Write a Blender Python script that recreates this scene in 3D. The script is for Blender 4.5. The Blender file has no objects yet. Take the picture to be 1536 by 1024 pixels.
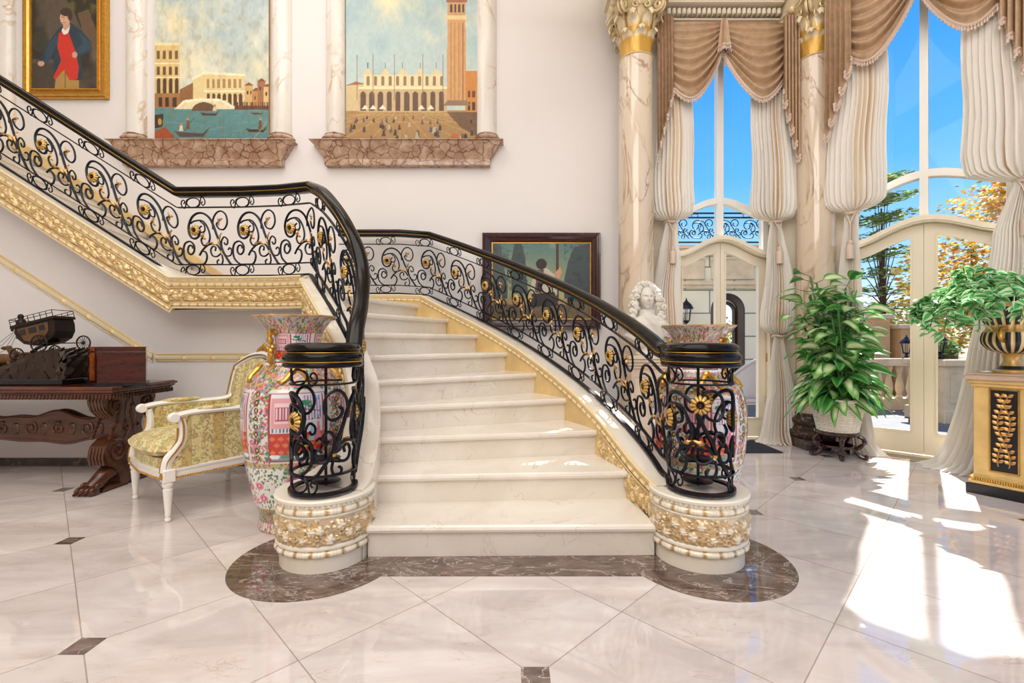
import bpy, math, random
import numpy as np
from mathutils import Vector, Matrix
PI=math.pi; R=math.radians
rnd=random.Random(7)
SC=bpy.context.scene
COL=SC.collection
F=700.0; H0=1.135; RI=0.172
def at(px,py,Y): return ((px-768)*Y/F, Y, H0-(py-512)*Y/F)
def lin(c):
    c=np.asarray(c,float)/255.0
    return np.where(c<=0.04045,c/12.92,((c+0.055)/1.055)**2.4)
def L3(c): 
    v=lin(c); return (float(v[0]),float(v[1]),float(v[2]),1.0)
# ---------------------------------------------------------------- materials
class NT:
    def __init__(s,name):
        s.m=bpy.data.materials.new(name); s.m.use_nodes=True; s.t=s.m.node_tree; s.n=s.t.nodes; s.l=s.t.links
        s.b=s.n['Principled BSDF']
    def node(s,typ,**kw):
        n=s.n.new(typ)
        for k,v in kw.items():
            if k in ('inp',):
                for a,b in v.items():
                    if isinstance(b,bpy.types.NodeSocket): s.l.new(b,n.inputs[a])
                    else: n.inputs[a].default_value=b
            else: setattr(n,k,v)
        return n
    def math(s,op,a,b=None,c=None):
        n=s.n.new('ShaderNodeMath'); n.operation=op
        for i,x in enumerate((a,b,c)):
            if x is None: continue
            if isinstance(x,bpy.types.NodeSocket): s.l.new(x,n.inputs[i])
            else: n.inputs[i].default_value=x
        return n.outputs[0]
    def mix(s,f,a,b):
        n=s.n.new('ShaderNodeMix'); n.data_type='RGBA'
        for i,x in ((0,f),(6,a),(7,b)):
            if isinstance(x,bpy.types.NodeSocket): s.l.new(x,n.inputs[i])
            else: n.inputs[i].default_value=x
        return n.outputs[2]
    def ramp(s,f,stops):
        n=s.n.new('ShaderNodeValToRGB'); s.l.new(f,n.inputs[0])
        el=n.color_ramp.elements
        while len(el)<len(stops): el.new(0.5)
        for e,(p,c) in zip(el,stops): e.position=p; e.color=c
        return n.outputs[0]
    def coord(s,kind='Object',scale=None,rot=None):
        c=s.n.new('ShaderNodeTexCoord').outputs[kind]
        if scale or rot:
            m=s.n.new('ShaderNodeMapping'); s.l.new(c,m.inputs[0])
            if scale: m.inputs['Scale'].default_value=scale
            if rot: m.inputs['Rotation'].default_value=rot
            c=m.outputs[0]
        return c
    def noise(s,co,scale,detail=4,rough=.55,dist=0):
        return s.node('ShaderNodeTexNoise',inp={'Vector':co,'Scale':scale,'Detail':detail,'Roughness':rough,'Distortion':dist})
    def bump(s,h,strength=.3,dist=.01):
        n=s.node('ShaderNodeBump',inp={'Height':h,'Strength':strength,'Distance':dist}); s.l.new(n.outputs[0],s.b.inputs['Normal'])
    def base(s,c): 
        if isinstance(c,bpy.types.NodeSocket): s.l.new(c,s.b.inputs['Base Color'])
        else: s.b.inputs['Base Color'].default_value=c
def pm(name,rgb,rough=.5,metal=0,coat=0,bumpn=None,var=0,trans=0,sheen=0):
    t=NT(name); t.b.inputs['Roughness'].default_value=rough; t.b.inputs['Metallic'].default_value=metal
    t.b.inputs['Coat Weight'].default_value=coat; t.b.inputs['Coat Roughness'].default_value=.05
    c=L3(rgb)
    if var:
        nz=t.noise(t.coord(),var,5,.6).outputs[0]
        d=tuple(x*.72 for x in c[:3])+(1,)
        t.base(t.ramp(nz,[(.3,d),(.7,c)]))
    else: t.base(c)
    if bumpn: t.bump(t.noise(t.coord(),bumpn,4).outputs[0],.25,.004)
    if trans: t.b.inputs['Transmission Weight'].default_value=trans
    return t.m
def marble(name,base,base2,vein,scale=2.0,vw=.03,rough=.12,dist=1.6,stretch=(1,1,1),coat=0):
    t=NT(name); co=t.coord('Object',scale=stretch)
    n1=t.noise(co,scale,6,.6,.6).outputs[0]
    c=t.ramp(n1,[(.3,L3(base2)),(.68,L3(base))])
    n2=t.noise(co,scale*.9,5,.55,dist).outputs[0]
    v=t.math('ABSOLUTE',t.math('SUBTRACT',n2,.5))
    m=t.ramp(v,[(0,(1,1,1,1)),(vw,(0,0,0,1))])
    n3=t.noise(co,scale*2.1,3).outputs[0]
    m2=t.math('MULTIPLY',t.math('MULTIPLY',m,t.ramp(n3,[(.42,(0,0,0,1)),(.62,(1,1,1,1))])),.8)
    t.base(t.mix(m2,c,L3(vein)))
    t.b.inputs['Roughness'].default_value=rough; t.b.inputs['Coat Weight'].default_value=coat
    t.b.inputs['Coat Roughness'].default_value=.04
    return t.m
def vcol(name,rough=.5,metalf=.85,bumpn=None,coat=0,trans=0,sub=0):
    t=NT(name); a=t.node('ShaderNodeVertexColor',layer_name='Col')
    t.base(a.outputs[0]); t.l.new(t.math('MULTIPLY',a.outputs[1],metalf),t.b.inputs['Metallic'])
    t.b.inputs['Roughness'].default_value=rough; t.b.inputs['Coat Weight'].default_value=coat; t.b.inputs['Coat Roughness'].default_value=.05
    if bumpn: t.bump(t.noise(t.coord(),bumpn,4).outputs[0],.25,.003)
    if trans: 
        tr=t.node('ShaderNodeBsdfTranslucent'); t.l.new(a.outputs[0],tr.inputs[0])
        mx=t.node('ShaderNodeMixShader'); mx.inputs[0].default_value=trans
        t.l.new(t.b.outputs[0],mx.inputs[1]); t.l.new(tr.outputs[0],mx.inputs[2])
        t.l.new(mx.outputs[0],t.n['Material Output'].inputs[0])
    return t.m
M={}
# ---------------------------------------------------------------- mesh builder
def cat(pts,n=8,closed=False):
    pts=[np.array(p,float) for p in pts]; out=[]
    m=len(pts)
    if m<3: 
        return [pts[0]+(pts[-1]-pts[0])*i/n for i in range(n+1)]
    rng=range(m if closed else m-1)
    for i in rng:
        if closed: a,b,c,d=pts[(i-1)%m],pts[i],pts[(i+1)%m],pts[(i+2)%m]
        else:
            b,c=pts[i],pts[i+1]; a=pts[i-1] if i>0 else 2*b-c; d=pts[i+2] if i+2<m else 2*c-b
        for k in range(n):
            t=k/n
            out.append(.5*((2*b)+(c-a)*t+(2*a-5*b+4*c-d)*t*t+(3*b-a-3*c+d)*t**3))
    if not closed: out.append(pts[-1])
    return out
class MB:
    def __init__(s): s.v=[]; s.f=[]; s.c=[]; s.mi=[]; s.cur=0; s.col=(1,1,1,0)
    def add(s,vs,fs,cols=None):
        o=len(s.v); s.v.extend([tuple(map(float,x)) for x in vs]); s.f.extend([tuple(o+i for i in f) for f in fs])
        s.mi.extend([s.cur]*len(fs))
        s.c.extend(cols if cols is not None else [s.col]*len(vs))
        return s
    def box(s,x0,x1,y0,y1,z0,z1,T=None,b=0):
        x0,x1=min(x0,x1),max(x0,x1); y0,y1=min(y0,y1),max(y0,y1); z0,z1=min(z0,z1),max(z0,z1)
        if b:
            b=min(b,(x1-x0)*.49,(y1-y0)*.49,(z1-z0)*.49)
            # chamfered: rings
            vs=[];rings=[(z0,b),(z0+b,0),(z1-b,0),(z1,b)]
            for z,i in rings:
                xa,xb,ya,yb=x0+i,x1-i,y0+i,y1-i
                vs+= [(xa+b,ya,z),(xb-b,ya,z),(xb,ya+b,z),(xb,yb-b,z),(xb-b,yb,z),(xa+b,yb,z),(xa,yb-b,z),(xa,ya+b,z)]
            fs=[tuple(range(7,-1,-1)),tuple(range(24,32))]
            for r in range(3):
                for k in range(8): fs.append((r*8+k,r*8+(k+1)%8,(r+1)*8+(k+1)%8,(r+1)*8+k))
        else:
            vs=[(x0,y0,z0),(x1,y0,z0),(x1,y1,z0),(x0,y1,z0),(x0,y0,z1),(x1,y0,z1),(x1,y1,z1),(x0,y1,z1)]
            fs=[(3,2,1,0),(4,5,6,7),(0,1,5,4),(1,2,6,5),(2,3,7,6),(3,0,4,7)]
        if T: vs=[T(*p) for p in vs]
        return s.add(vs,fs)
    def grid(s,P,cols=None,cu=False,cv=False,flip=False):
        P=np.asarray(P,float); nu,nv=P.shape[:2]
        vs=P.reshape(-1,3).tolist(); fs=[]
        for i in range(nu if cu else nu-1):
            i2=(i+1)%nu
            for j in range(nv if cv else nv-1):
                j2=(j+1)%nv
                q=(i*nv+j,i2*nv+j,i2*nv+j2,i*nv+j2)
                fs.append(q[::-1] if flip else q)
        cc=None
        if cols is not None: cc=[tuple(x) for x in np.asarray(cols).reshape(-1,4).tolist()]
        return s.add(vs,fs,cc)
    def tube(s,pts,r,n=6,closed=False,flat=None,cols=None):
        pts=[np.array(p,float) for p in pts]; m=len(pts)
        if m<2: return s
        rs=r if hasattr(r,'__len__') else [r]*m
        T=[]
        for i in range(m):
            a=pts[(i-1)%m] if (closed or i>0) else pts[i]; b=pts[(i+1)%m] if (closed or i<m-1) else pts[i]
            d=b-a; l=np.linalg.norm(d); T.append(d/l if l>1e-9 else np.array([0,0,1.]))
        up=np.array([0,0,1.]) if abs(T[0][2])<.9 else np.array([1.,0,0])
        N=np.cross(T[0],up); N/=np.linalg.norm(N); vs=[]
        for i in range(m):
            N=N-T[i]*np.dot(N,T[i]); N/=max(np.linalg.norm(N),1e-9); B=np.cross(T[i],N)
            for k in range(n):
                a=2*PI*k/n; fx,fy=(1,1) if not flat else flat
                vs.append(pts[i]+rs[i]*(N*math.cos(a)*fx+B*math.sin(a)*fy))
        fs=[]
        for i in range(m if closed else m-1):
            for k in range(n):
                i2=(i+1)%m
                fs.append((i*n+k,i*n+(k+1)%n,i2*n+(k+1)%n,i2*n+k))
        if not closed: fs+= [tuple(range(n-1,-1,-1)),tuple((m-1)*n+k for k in range(n))]
        return s.add(vs,fs)
    def lathe(s,prof,c=(0,0,0),n=32,sx=1,sy=1,a0=0,a1=2*PI,T=None):
        full=abs(a1-a0-2*PI)<1e-6; m=n if full else n+1; vs=[]
        for i in range(m):
            a=a0+(a1-a0)*i/n
            for r,z in prof:
                p=(c[0]+r*math.cos(a)*sx,c[1]+r*math.sin(a)*sy,c[2]+z)
                vs.append(T(*p) if T else p)
        k=len(prof); fs=[]
        for i in range(m if full else m-1):
            i2=(i+1)%m
            for j in range(k-1): fs.append((i*k+j,i2*k+j,i2*k+j+1,i*k+j+1))
        if full:
            if prof[0][0]>1e-4: fs.append(tuple(i*k for i in range(m))[::-1])
            if prof[-1][0]>1e-4: fs.append(tuple(i*k+k-1 for i in range(m)))
        return s.add(vs,fs)
    def ball(s,c,r,nu=10,nv=7,rot=None):
        rx,ry,rz=r if hasattr(r,'__len__') else (r,r,r); vs=[];fs=[]
        for j in range(nv+1):
            t=PI*j/nv
            for i in range(nu):
                a=2*PI*i/nu; p=Vector((rx*math.sin(t)*math.cos(a),ry*math.sin(t)*math.sin(a),rz*math.cos(t)))
                if rot is not None: p=rot@p
                vs.append((c[0]+p.x,c[1]+p.y,c[2]+p.z))
        for j in range(nv):
            for i in range(nu): fs.append((j*nu+i,(j+1)*nu+i,(j+1)*nu+(i+1)%nu,j*nu+(i+1)%nu))
        return s.add(vs,fs)
    def prism(s,poly,T,d0,d1):   # poly 2D (a,b); T(a,b,d)->world
        n=len(poly); vs=[T(a,b,d0) for a,b in poly]+[T(a,b,d1) for a,b in poly]
        fs=[tuple(range(n)),tuple(range(2*n-1,n-1,-1))]
        for i in range(n): fs.append((i,i+n,(i+1)%n+n,(i+1)%n))
        return s.add(vs,fs)
    def build(s,name,mat,parent=None,smooth=True,world=True,angle=40):
        me=bpy.data.meshes.new(name)
        vs=s.v
        root=parent
        while root is not None and root.parent is not None: root=root.parent
        if root is not None and world:
            inv=ROOTM[root.name].inverted(); A=np.array(inv); V=np.array(vs); V=V@A[:3,:3].T+A[:3,3]; vs=V.tolist()
        me.from_pydata(vs,[],s.f)
        mats=mat if isinstance(mat,(list,tuple)) else [mat]
        for m in mats: me.materials.append(m)
        if len(mats)>1: me.polygons.foreach_set('material_index',s.mi)
        if any(c!=(1,1,1,0) for c in s.c[:50]) or any(c!=(1,1,1,0) for c in s.c):
            ca=me.color_attributes.new('Col','FLOAT_COLOR','POINT')
            ca.data.foreach_set('color',np.array(s.c,dtype=np.float32).reshape(-1))
        me.validate(); me.update()
        import bmesh
        bm=bmesh.new(); bm.from_mesh(me)
        if s.fixn: bmesh.ops.recalc_face_normals(bm,faces=bm.faces)
        bm.to_mesh(me); bm.free()
        if smooth:
            me.shade_smooth(); me.set_sharp_from_angle(angle=R(angle))
        o=bpy.data.objects.new(name,me); COL.objects.link(o)
        if parent is not None: o.parent=parent
        return o
    fixn=True
ROOTM={}
def tag(o,label,category,group=None):
    o['label']=label; o['category']=category
    if group: o['group']=group
    return o
def thing(name,loc,label,category,rot=0,group=None):
    o=bpy.data.objects.new(name,None); COL.objects.link(o); o.location=loc; o.rotation_euler=(0,0,rot)
    o.empty_display_size=.05
    ROOTM[o.name]=Matrix.Translation(loc)@Matrix.Rotation(rot,4,'Z')
    return tag(o,label,category,group)
def struct(o): o['kind']='structure'; return o
def lab(o,l): o['label']=l; return o
# ---------------------------------------------------------------- painter (flat art -> vertex colours)
class Art:
    def __init__(s,w,h,x0,y0,x1,y1,bg=(255,255,255)):
        s.a=np.zeros((h,w,3)); s.a[:]=bg
        xs=x0+(np.arange(w)+.5)*(x1-x0)/w; ys=y0+(np.arange(h)+.5)*(y1-y0)/h
        s.X,s.Y=np.meshgrid(xs,ys); s.rs=np.random.RandomState(3)
    def put(s,m,c,al=1): s.a[m]=s.a[m]*(1-al)+np.array(c,float)*al
    def rect(s,x0,y0,x1,y1,c,al=1): s.put((s.X>=x0)&(s.X<x1)&(s.Y>=y0)&(s.Y<y1),c,al)
    def ell(s,cx,cy,rx,ry,c,al=1): s.put(((s.X-cx)/rx)**2+((s.Y-cy)/ry)**2<1,c,al)
    def poly(s,P,c,al=1):
        m=np.zeros(s.X.shape,bool); n=len(P)
        for i in range(n):
            xa,ya=P[i]; xb,yb=P[(i+1)%n]
            if ya==yb: continue
            m^=((ya>s.Y)!=(yb>s.Y))&(s.X<(xb-xa)*(s.Y-ya)/(yb-ya)+xa)
        s.put(m,c,al)
    def line(s,x0,y0,x1,y1,w,c,al=1):
        dx,dy=x1-x0,y1-y0; L=max(dx*dx+dy*dy,1e-9); t=np.clip(((s.X-x0)*dx+(s.Y-y0)*dy)/L,0,1)
        s.put((s.X-x0-t*dx)**2+(s.Y-y0-t*dy)**2<w*w/4,c,al)
    def noise(s,sx,sy,seed=0):
        rs=np.random.RandomState(seed); h,w=s.X.shape; out=np.zeros((h,w)); amp=1;tot=0
        for o in range(4):
            gx,gy=int(max(2,sx*2**o)),int(max(2,sy*2**o)); g=rs.rand(gy+2,gx+2)
            fx=np.linspace(0,gx,w,endpoint=False); fy=np.linspace(0,gy,h,endpoint=False)
            ix=fx.astype(int); iy=fy.astype(int); tx=fx-ix; ty=fy-iy; tx=tx*tx*(3-2*tx); ty=ty*ty*(3-2*ty)
            A=g[np.ix_(iy,ix)];B=g[np.ix_(iy,ix+1)];C=g[np.ix_(iy+1,ix)];D=g[np.ix_(iy+1,ix+1)]
            out+=amp*((A*(1-tx)+B*tx)*(1-ty)[:,None]+(C*(1-tx)+D*tx)*ty[:,None]); tot+=amp; amp*=.5
        return out/tot
    def blend(s,w,c): w=np.clip(w,0,1)[...,None]; s.a=s.a*(1-w)+np.array(c,float)*w
    def grain(s,k=8,seed=1): s.a=np.clip(s.a+(s.noise(60,60,seed)[...,None]-.5)*k*2,0,255)
    def rgba(s,al=0): 
        l=lin(s.a); return np.concatenate([l,np.full(l.shape[:2]+(1,),float(al))],-1)
def panel_from_art(name,art,T,mat,parent):
    """art mapped on a w x h sheet: T(u,v)->point, u right, v down (0..1)"""
    h,w=art.a.shape[:2]; us=np.linspace(0,1,w); vs=np.linspace(0,1,h)
    o=np.array(T(0,0)); ex=np.array(T(1,0))-o; ey=np.array(T(0,1))-o
    P=o+us[None,:,None]*ex+vs[:,None,None]*ey
    b=MB(); b.fixn=False; b.grid(P,art.rgba(),flip=True); return b.build(name,mat,parent,smooth=False)
# ---------------------------------------------------------------- ornament heightmap
def orn_map(W,Hh,seed,nfl):
    """periodic in x; W x Hh cells, returns height 0..1"""
    rs=np.random.RandomState(seed); X,Y=np.meshgrid(np.arange(W),np.arange(Hh)); Z=np.zeros((Hh,W))
    for k in range(nfl*9):   # leaves
        cx,cy=rs.rand()*W,Hh*(.1+.8*rs.rand()); a=rs.rand()*PI; l,wd=Hh*.24*(.6+.6*rs.rand()),Hh*.07
        dx=(X-cx+W/2)%W-W/2; dy=Y-cy; p=dx*math.cos(a)+dy*math.sin(a); q=-dx*math.sin(a)+dy*math.cos(a)
        d=(p/l)**2+(q/wd)**2; Z=np.maximum(Z,np.where(d<1,.62*(1-d)**.5,0))
    for k in range(nfl*4):   # little scroll rings
        cx,cy=rs.rand()*W,Hh*(.15+.7*rs.rand()); r=Hh*.10
        d=np.sqrt(((X-cx+W/2)%W-W/2)**2+(Y-cy)**2); Z=np.maximum(Z,.75*np.exp(-((d-r)/(Hh*.028))**2)); 
    for k in range(nfl):
        cx,cy=(k+.5+rs.rand()*.3)*W/nfl,Hh*(.5+.26*math.sin(k*2.4)); r=Hh*.23*(.75+.4*rs.rand()); n=5+k%2
        dx=(X-cx+W/2)%W-W/2; dy=Y-cy; d=np.sqrt(dx*dx+dy*dy); th=np.arctan2(dy,dx)
        pet=np.abs(np.cos(n*th/2)); e=r*(.80+.20*pet); z=np.where(d<e,(.72+.28*pet)*(.55+.45*np.sin(np.clip(d/e,0,1)*PI)**.7)*(1-.35*(d/e)**4),0)
        z=np.where(d<r*.24,1,z); Z=np.maximum(Z,z)
    return Z
ORN=orn_map(520,40,4,34)
CREAM=np.array(lin((240,232,214)));GOLD=np.array(lin((206,168,104)));OCH=np.array(lin((236,214,168)))
# ---------------------------------------------------------------- materials list
M['wall']=pm('wall_paint',(236,230,226),.55,bumpn=40)
M['ceil']=pm('ceiling_paint',(246,240,232),.7)
M['header']=pm('header_stone',(232,220,200),.5)
M['frame']=pm('window_frame_paint',(232,228,220),.35)
M['doorp']=pm('door_paint',(236,224,200),.35)
M['iron']=pm('black_iron',(22,24,32),.32,.6)
M['rail']=pm('black_lacquer',(12,8,6),.15,0,coat=.0); M['rail'].node_tree.nodes['Principled BSDF'].inputs['Specular IOR Level'].default_value=.22
M['gold']=pm('gilt',(222,170,80),.28,.9,var=30)
M['goldp']=pm('gold_paint',(214,166,90),.4,.45,var=12)
M['brass']=pm('antique_gilt',(196,150,90),.35,.85)
M['step']=marble('stair_marble',(240,232,220),(228,217,202),(206,192,172),2.6,.010,.09)
M['curb']=marble('curb_marble',(242,232,216),(232,220,202),(210,190,160),1.6,.012,.14)
M['ochre']=pm('ochre_plaster',(240,206,142),.35,0,var=3)
M['orn']=vcol('gilt_ornament',.32,.8)
M['vc']=vcol('painted_surface',.5,0.0)
M['shaft']=marble('column_marble',(230,214,192),(214,192,166),(150,108,76),1.3,.028,.09,2.6,(1,1,.45),coat=.5)
M['whitemar']=marble('white_marble',(240,236,228),(228,218,204),(196,160,110),1.7,.03,.16,2.2,(1,1,.5))
M['brown']=marble('brown_marble',(196,160,132),(150,112,86),(88,42,20),4.2,.10,.2,3.6)
M['dark']=marble('dark_marble',(84,66,56),(52,40,34),(150,120,100),3.0,.03,.1,2.0)
M['black']=pm('black_paint',(24,24,28),.3)
M['glass']=None
def glass():
    t=NT('window_glass'); n=t.n; l=t.l
    tr=n.new('ShaderNodeBsdfTransparent'); gl=n.new('ShaderNodeBsdfGlossy'); gl.inputs['Roughness'].default_value=.0
    fr=t.node('ShaderNodeFresnel',inp={'IOR':1.3}); mx=n.new('ShaderNodeMixShader')
    l.new(fr.outputs[0],mx.inputs[0]); l.new(tr.outputs[0],mx.inputs[1]); l.new(gl.outputs[0],mx.inputs[2])
    l.new(mx.outputs[0],n['Material Output'].inputs[0]); return t.m
M['glass']=glass()
def crackle(name):
    t=NT(name); co=t.coord(); nz=t.noise(co,5,4,.6)
    ad=t.node('ShaderNodeVectorMath',operation='MULTIPLY_ADD'); t.l.new(nz.outputs[1],ad.inputs[0]); ad.inputs[1].default_value=(.16,.16,.16); t.l.new(co,ad.inputs[2])
    vo=t.node('ShaderNodeTexVoronoi',feature='DISTANCE_TO_EDGE',inp={'Vector':ad.outputs[0],'Scale':7.5}); vein=t.ramp(vo.outputs[0],[(0,(.9,.9,.9,1)),(.015,(.6,.6,.6,1)),(.06,(0,0,0,1))])
    n=t.noise(co,9,5,.6).outputs[0]; c=t.ramp(n,[(.3,L3((150,112,84))),(.5,L3((182,148,122))),(.7,L3((206,180,158)))])
    t.base(t.mix(vein,c,L3((98,50,24)))); t.b.inputs['Roughness'].default_value=.2; return t.m
M['brown']=crackle('brown_crackled_marble')
def floor_mat():
    t=NT('polished_marble_floor'); co=t.coord('Object')
    sx=t.node('ShaderNodeSeparateXYZ',inp={'Vector':co}); X,Y=sx.outputs[0],sx.outputs[1]; m=t.math
    s=m('ADD',X,Y); d=m('SUBTRACT',Y,X)
    def near(v,v0,sp): # signed distance to nearest lattice line
        q=m('DIVIDE',m('SUBTRACT',v,v0),sp); return m('MULTIPLY',m('SUBTRACT',q,m('ROUND',q)),sp)
    s1=near(s,1.66,.76); d1=near(d,1.50,.92); s2=near(s,1.66,1.52); d2=near(d,1.50,1.84)
    line=m('LESS_THAN',m('MINIMUM',m('ABSOLUTE',s1),m('ABSOLUTE',d1)),.0032)
    dx=m('ABSOLUTE',m('MULTIPLY',m('SUBTRACT',s2,d2),.5)); dy=m('ABSOLUTE',m('MULTIPLY',m('ADD',s2,d2),.5))
    dia=m('LESS_THAN',m('MAXIMUM',dx,dy),.049)
    def circ(cx,cy,r):
        a=m('SUBTRACT',X,cx); b=m('SUBTRACT',Y,cy)
        return m('SQRT',m('ADD',m('MULTIPLY',a,a),m('MULTIPLY',b,b)))
    cd=m('MINIMUM',circ(-1.01,2.455,0),circ(1.01,2.455,0))
    inc=m('LESS_THAN',cd,.425)
    st=m('MULTIPLY',m('LESS_THAN',m('ABSOLUTE',X),1.0),m('MULTIPLY',m('GREATER_THAN',Y,2.255),m('LESS_THAN',Y,2.7)))
    strip_=m('MAXIMUM',st,inc)
    bd=m('MULTIPLY',m('GREATER_THAN',s,8.16),m('GREATER_THAN',X,2.7))
    dark=m('MAXIMUM',m('MAXIMUM',dia,strip_),bd)
    # light marble: each tile its own tone and grain
    ti=t.node('ShaderNodeCombineXYZ',inp={'X':m('FLOOR',m('DIVIDE',m('SUBTRACT',s,1.66),.76)),'Y':m('FLOOR',m('DIVIDE',m('SUBTRACT',d,1.5),.92))})
    wn=t.node('ShaderNodeTexWhiteNoise',inp={'Vector':ti.outputs[0]})
    off=t.node('ShaderNodeVectorMath',operation='ADD'); t.l.new(co,off.inputs[0])
    sc=t.node('ShaderNodeVectorMath',operation='SCALE'); t.l.new(wn.outputs[1],sc.inputs[0]); sc.inputs['Scale'].default_value=9.; t.l.new(sc.outputs[0],off.inputs[1])
    mp=t.node('ShaderNodeMapping'); t.l.new(off.outputs[0],mp.inputs[0]); mp.inputs['Rotation'].default_value=(0,0,.5); mp.inputs['Scale'].default_value=(1,2.6,1)
    n1=t.noise(mp.outputs[0],1.6,6,.6,.8).outputs[0]
    c=t.ramp(n1,[(.3,L3((200,187,180))),(.5,L3((218,206,200))),(.72,L3((231,222,216)))])
    n2=t.noise(mp.outputs[0],2.2,5,.6,2.4).outputs[0]
    v=t.ramp(m('ABSOLUTE',m('SUBTRACT',n2,.5)),[(0,(1,1,1,1)),(.012,(0,0,0,1))])
    n3=t.noise(co,4,2).outputs[0]; v=m('MULTIPLY',v,t.ramp(n3,[(.5,(0,0,0,1)),(.62,(.45,.45,.45,1))]))
    c=t.mix(v,c,L3((176,140,112)))
    tone=m('ADD',.95,m('MULTIPLY',wn.outputs[0],.08)); 
    hs=t.node('ShaderNodeHueSaturation',inp={'Color':c,'Value':tone}); c=hs.outputs[0]
    c=t.mix(m('MULTIPLY',line,.6),c,L3((128,104,88)))
    # dark marble
    mq=t.node('ShaderNodeMapping'); t.l.new(co,mq.inputs[0]); mq.inputs['Rotation'].default_value=(0,0,.6); mq.inputs['Scale'].default_value=(1,2.4,1)
    n4=t.noise(mq.outputs[0],5,8,.7,.8).outputs[0]
    dk=t.ramp(n4,[(.3,L3((66,50,44))),(.5,L3((104,84,74))),(.7,L3((142,120,108)))])
    n5=t.noise(mq.outputs[0],3,6,.6,1.5).outputs[0]
    v2=t.ramp(m('ABSOLUTE',m('SUBTRACT',n5,.5)),[(0,(.8,.8,.8,1)),(.014,(0,0,0,1))])
    dk=t.mix(v2,dk,L3((206,190,178)))
    t.base(t.mix(dark,c,dk))
    t.b.inputs['Roughness'].default_value=.03; t.b.inputs['IOR'].default_value=1.72; t.b.inputs['Specular IOR Level'].default_value=.6
    return t.m
M['floor']=floor_mat()
# ---------------------------------------------------------------- setting
YW=5.60
YL=4.27
b=MB(); b.box(-9,5.0,-4.5,6.0,-.2,0); b.v=[v for v in b.v]
struct(b.build('floor',M['floor']))
b=MB(); b.box(-9,1.5,YW,YW+.2,0,7.2); struct(b.build('wall_back',M['wall']))
b=MB(); b.box(-9,-1.75,YL,YL+.12,0,1.52); 
b.prism([(-9,1.52),(-2.95,1.52),(-9,5.36)],lambda a,c,d:(a,d,c),YL,YL+.12); struct(b.build('wall_left',M['wall'],smooth=False))
b=MB(); b.box(-9,5.2,-4.5,6.0,7.2,7.4); struct(b.build('ceiling',M['ceil']))
b=MB(); b.box(-9,-1.8,YL-.014,YL,0,.072,b=.004); struct(b.build('baseboard_left',M['dark']))
b=MB(); b.box(-9.2,-9,-4.5,6.0,0,7.4); struct(b.build('wall_far_left',M['wall']))
# facets
WA=dict(c=(2.45,5.42),s=(1,0),n=(0,-1)); q=math.sqrt(.5)
WB=dict(c=(4.01,4.55),s=(q,-q),n=(-q,-q))
def FT(w): 
    return lambda s,i,z:(w['c'][0]+s*w['s'][0]+i*w['n'][0], w['c'][1]+s*w['s'][1]+i*w['n'][1], z)
TA,TB=FT(WA),FT(WB)
def facet_wall(name,T,s0,s1,hw,zt):
    b=MB(); th=-.25
    b.box(s0,-hw,th,0,0,7.2,T=T); b.box(hw,s1,th,0,0,7.2,T=T); b.box(-hw,hw,th,0,zt,7.2,T=T)
    b.box(-hw,hw,th,0,-.1,.005,T=T)
    struct(b.build(name,M['header'],smooth=False))
b=MB(); b.box(-9,4.9,-4.7,-4.5,0,7.2); struct(b.build('wall_front',M['wall']))
facet_wall('wall_back_right',TA,-.95,.95,.58,4.55)
facet_wall('wall_right',TB,-1.27,.98,.64,4.7)
b=MB(); b.box(4.70,4.9,-4.5,-1.2,0,7.2); b.box(4.70,4.9,2.9,3.90,0,7.2); b.box(4.70,4.9,-1.2,2.9,5.2,7.2); struct(b.build('wall_far_right',M['header']))
b=MB()
b.box(-.95,-.58,0,.03,0,.24,T=TA);b.box(.58,.80,0,.03,0,.24,T=TA); struct(b.build('baseboard_back',M['dark']))
b=MB(); b.box(-1.10,-.64,0,.03,0,.24,T=TB);b.box(.64,.98,0,.03,0,.24,T=TB); struct(b.build('baseboard_right',M['dark']))
# entablature with leaf cornice
def cornice(name,T,s0,s1):
    b=MB(); b.col=(.80,.70,.55,0)
    T0=T; T=lambda s,i,z:T0(s,i,z-.02)
    b.box(s0,s1,0,.05,4.74,4.82,T=T); b.box(s0,s1,0,.10,4.82,4.84,T=T)
    n=int((s1-s0)/.055)
    for k in range(n):
        s=s0+(k+.5)*(s1-s0)/n
        b.box(s-.021,s+.021,.05,.155,4.85,4.93,T=T,b=.012)
    b.box(s0,s1,0,.06,4.84,4.95,T=T); b.box(s0,s1,0,.20,4.95,5.0,T=T); b.box(s0,s1,0,.26,5.0,5.06,T=T)
    struct(b.build(name,M['orn']))
cornice('trim_2',TA,-.7,.6); cornice('trim_3',TB,-.8,.8)
# ---------------------------------------------------------------- stair geometry
I={1:(-.76,2.45),2:(-.80,2.77),3:(-.865,3.015),4:(-.93,3.2),5:(-1.0,3.30),6:(-1.09,3.40),7:(-1.21,3.53),8:(-1.36,3.68),9:(-1.55,3.92)}
O={1:(.757,2.47),2:(.706,2.86),3:(.589,3.27),4:(.42,3.68),5:(.202,4.08),6:(-.055,4.44),7:(-.36,4.75),8:(-.70,5.03),9:(-1.064,5.32)}
stair=thing('staircase',(0,3.5,0),'pale marble staircase curving up from two gilded drum newels to a landing','staircase')
def nosing(b,A,B_,z,th=.042,over=.022):
    A=np.array(A);B_=np.array(B_); d=(B_-A)/np.linalg.norm(B_-A); nrm=np.array([d[1],-d[0]])
    if nrm[1]>0: nrm=-nrm
    prof=[(-.0,-th),(over*.2,-th),(over*.8,-th*.82),(over,-th*.5),(over*.8,-th*.18),(over*.3,0),(0,0)]
    P=[[(*(p+nrm*o),z+dz) for o,dz in prof] for p in (A,B_)]
    b.grid(P,cu=False); 
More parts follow.
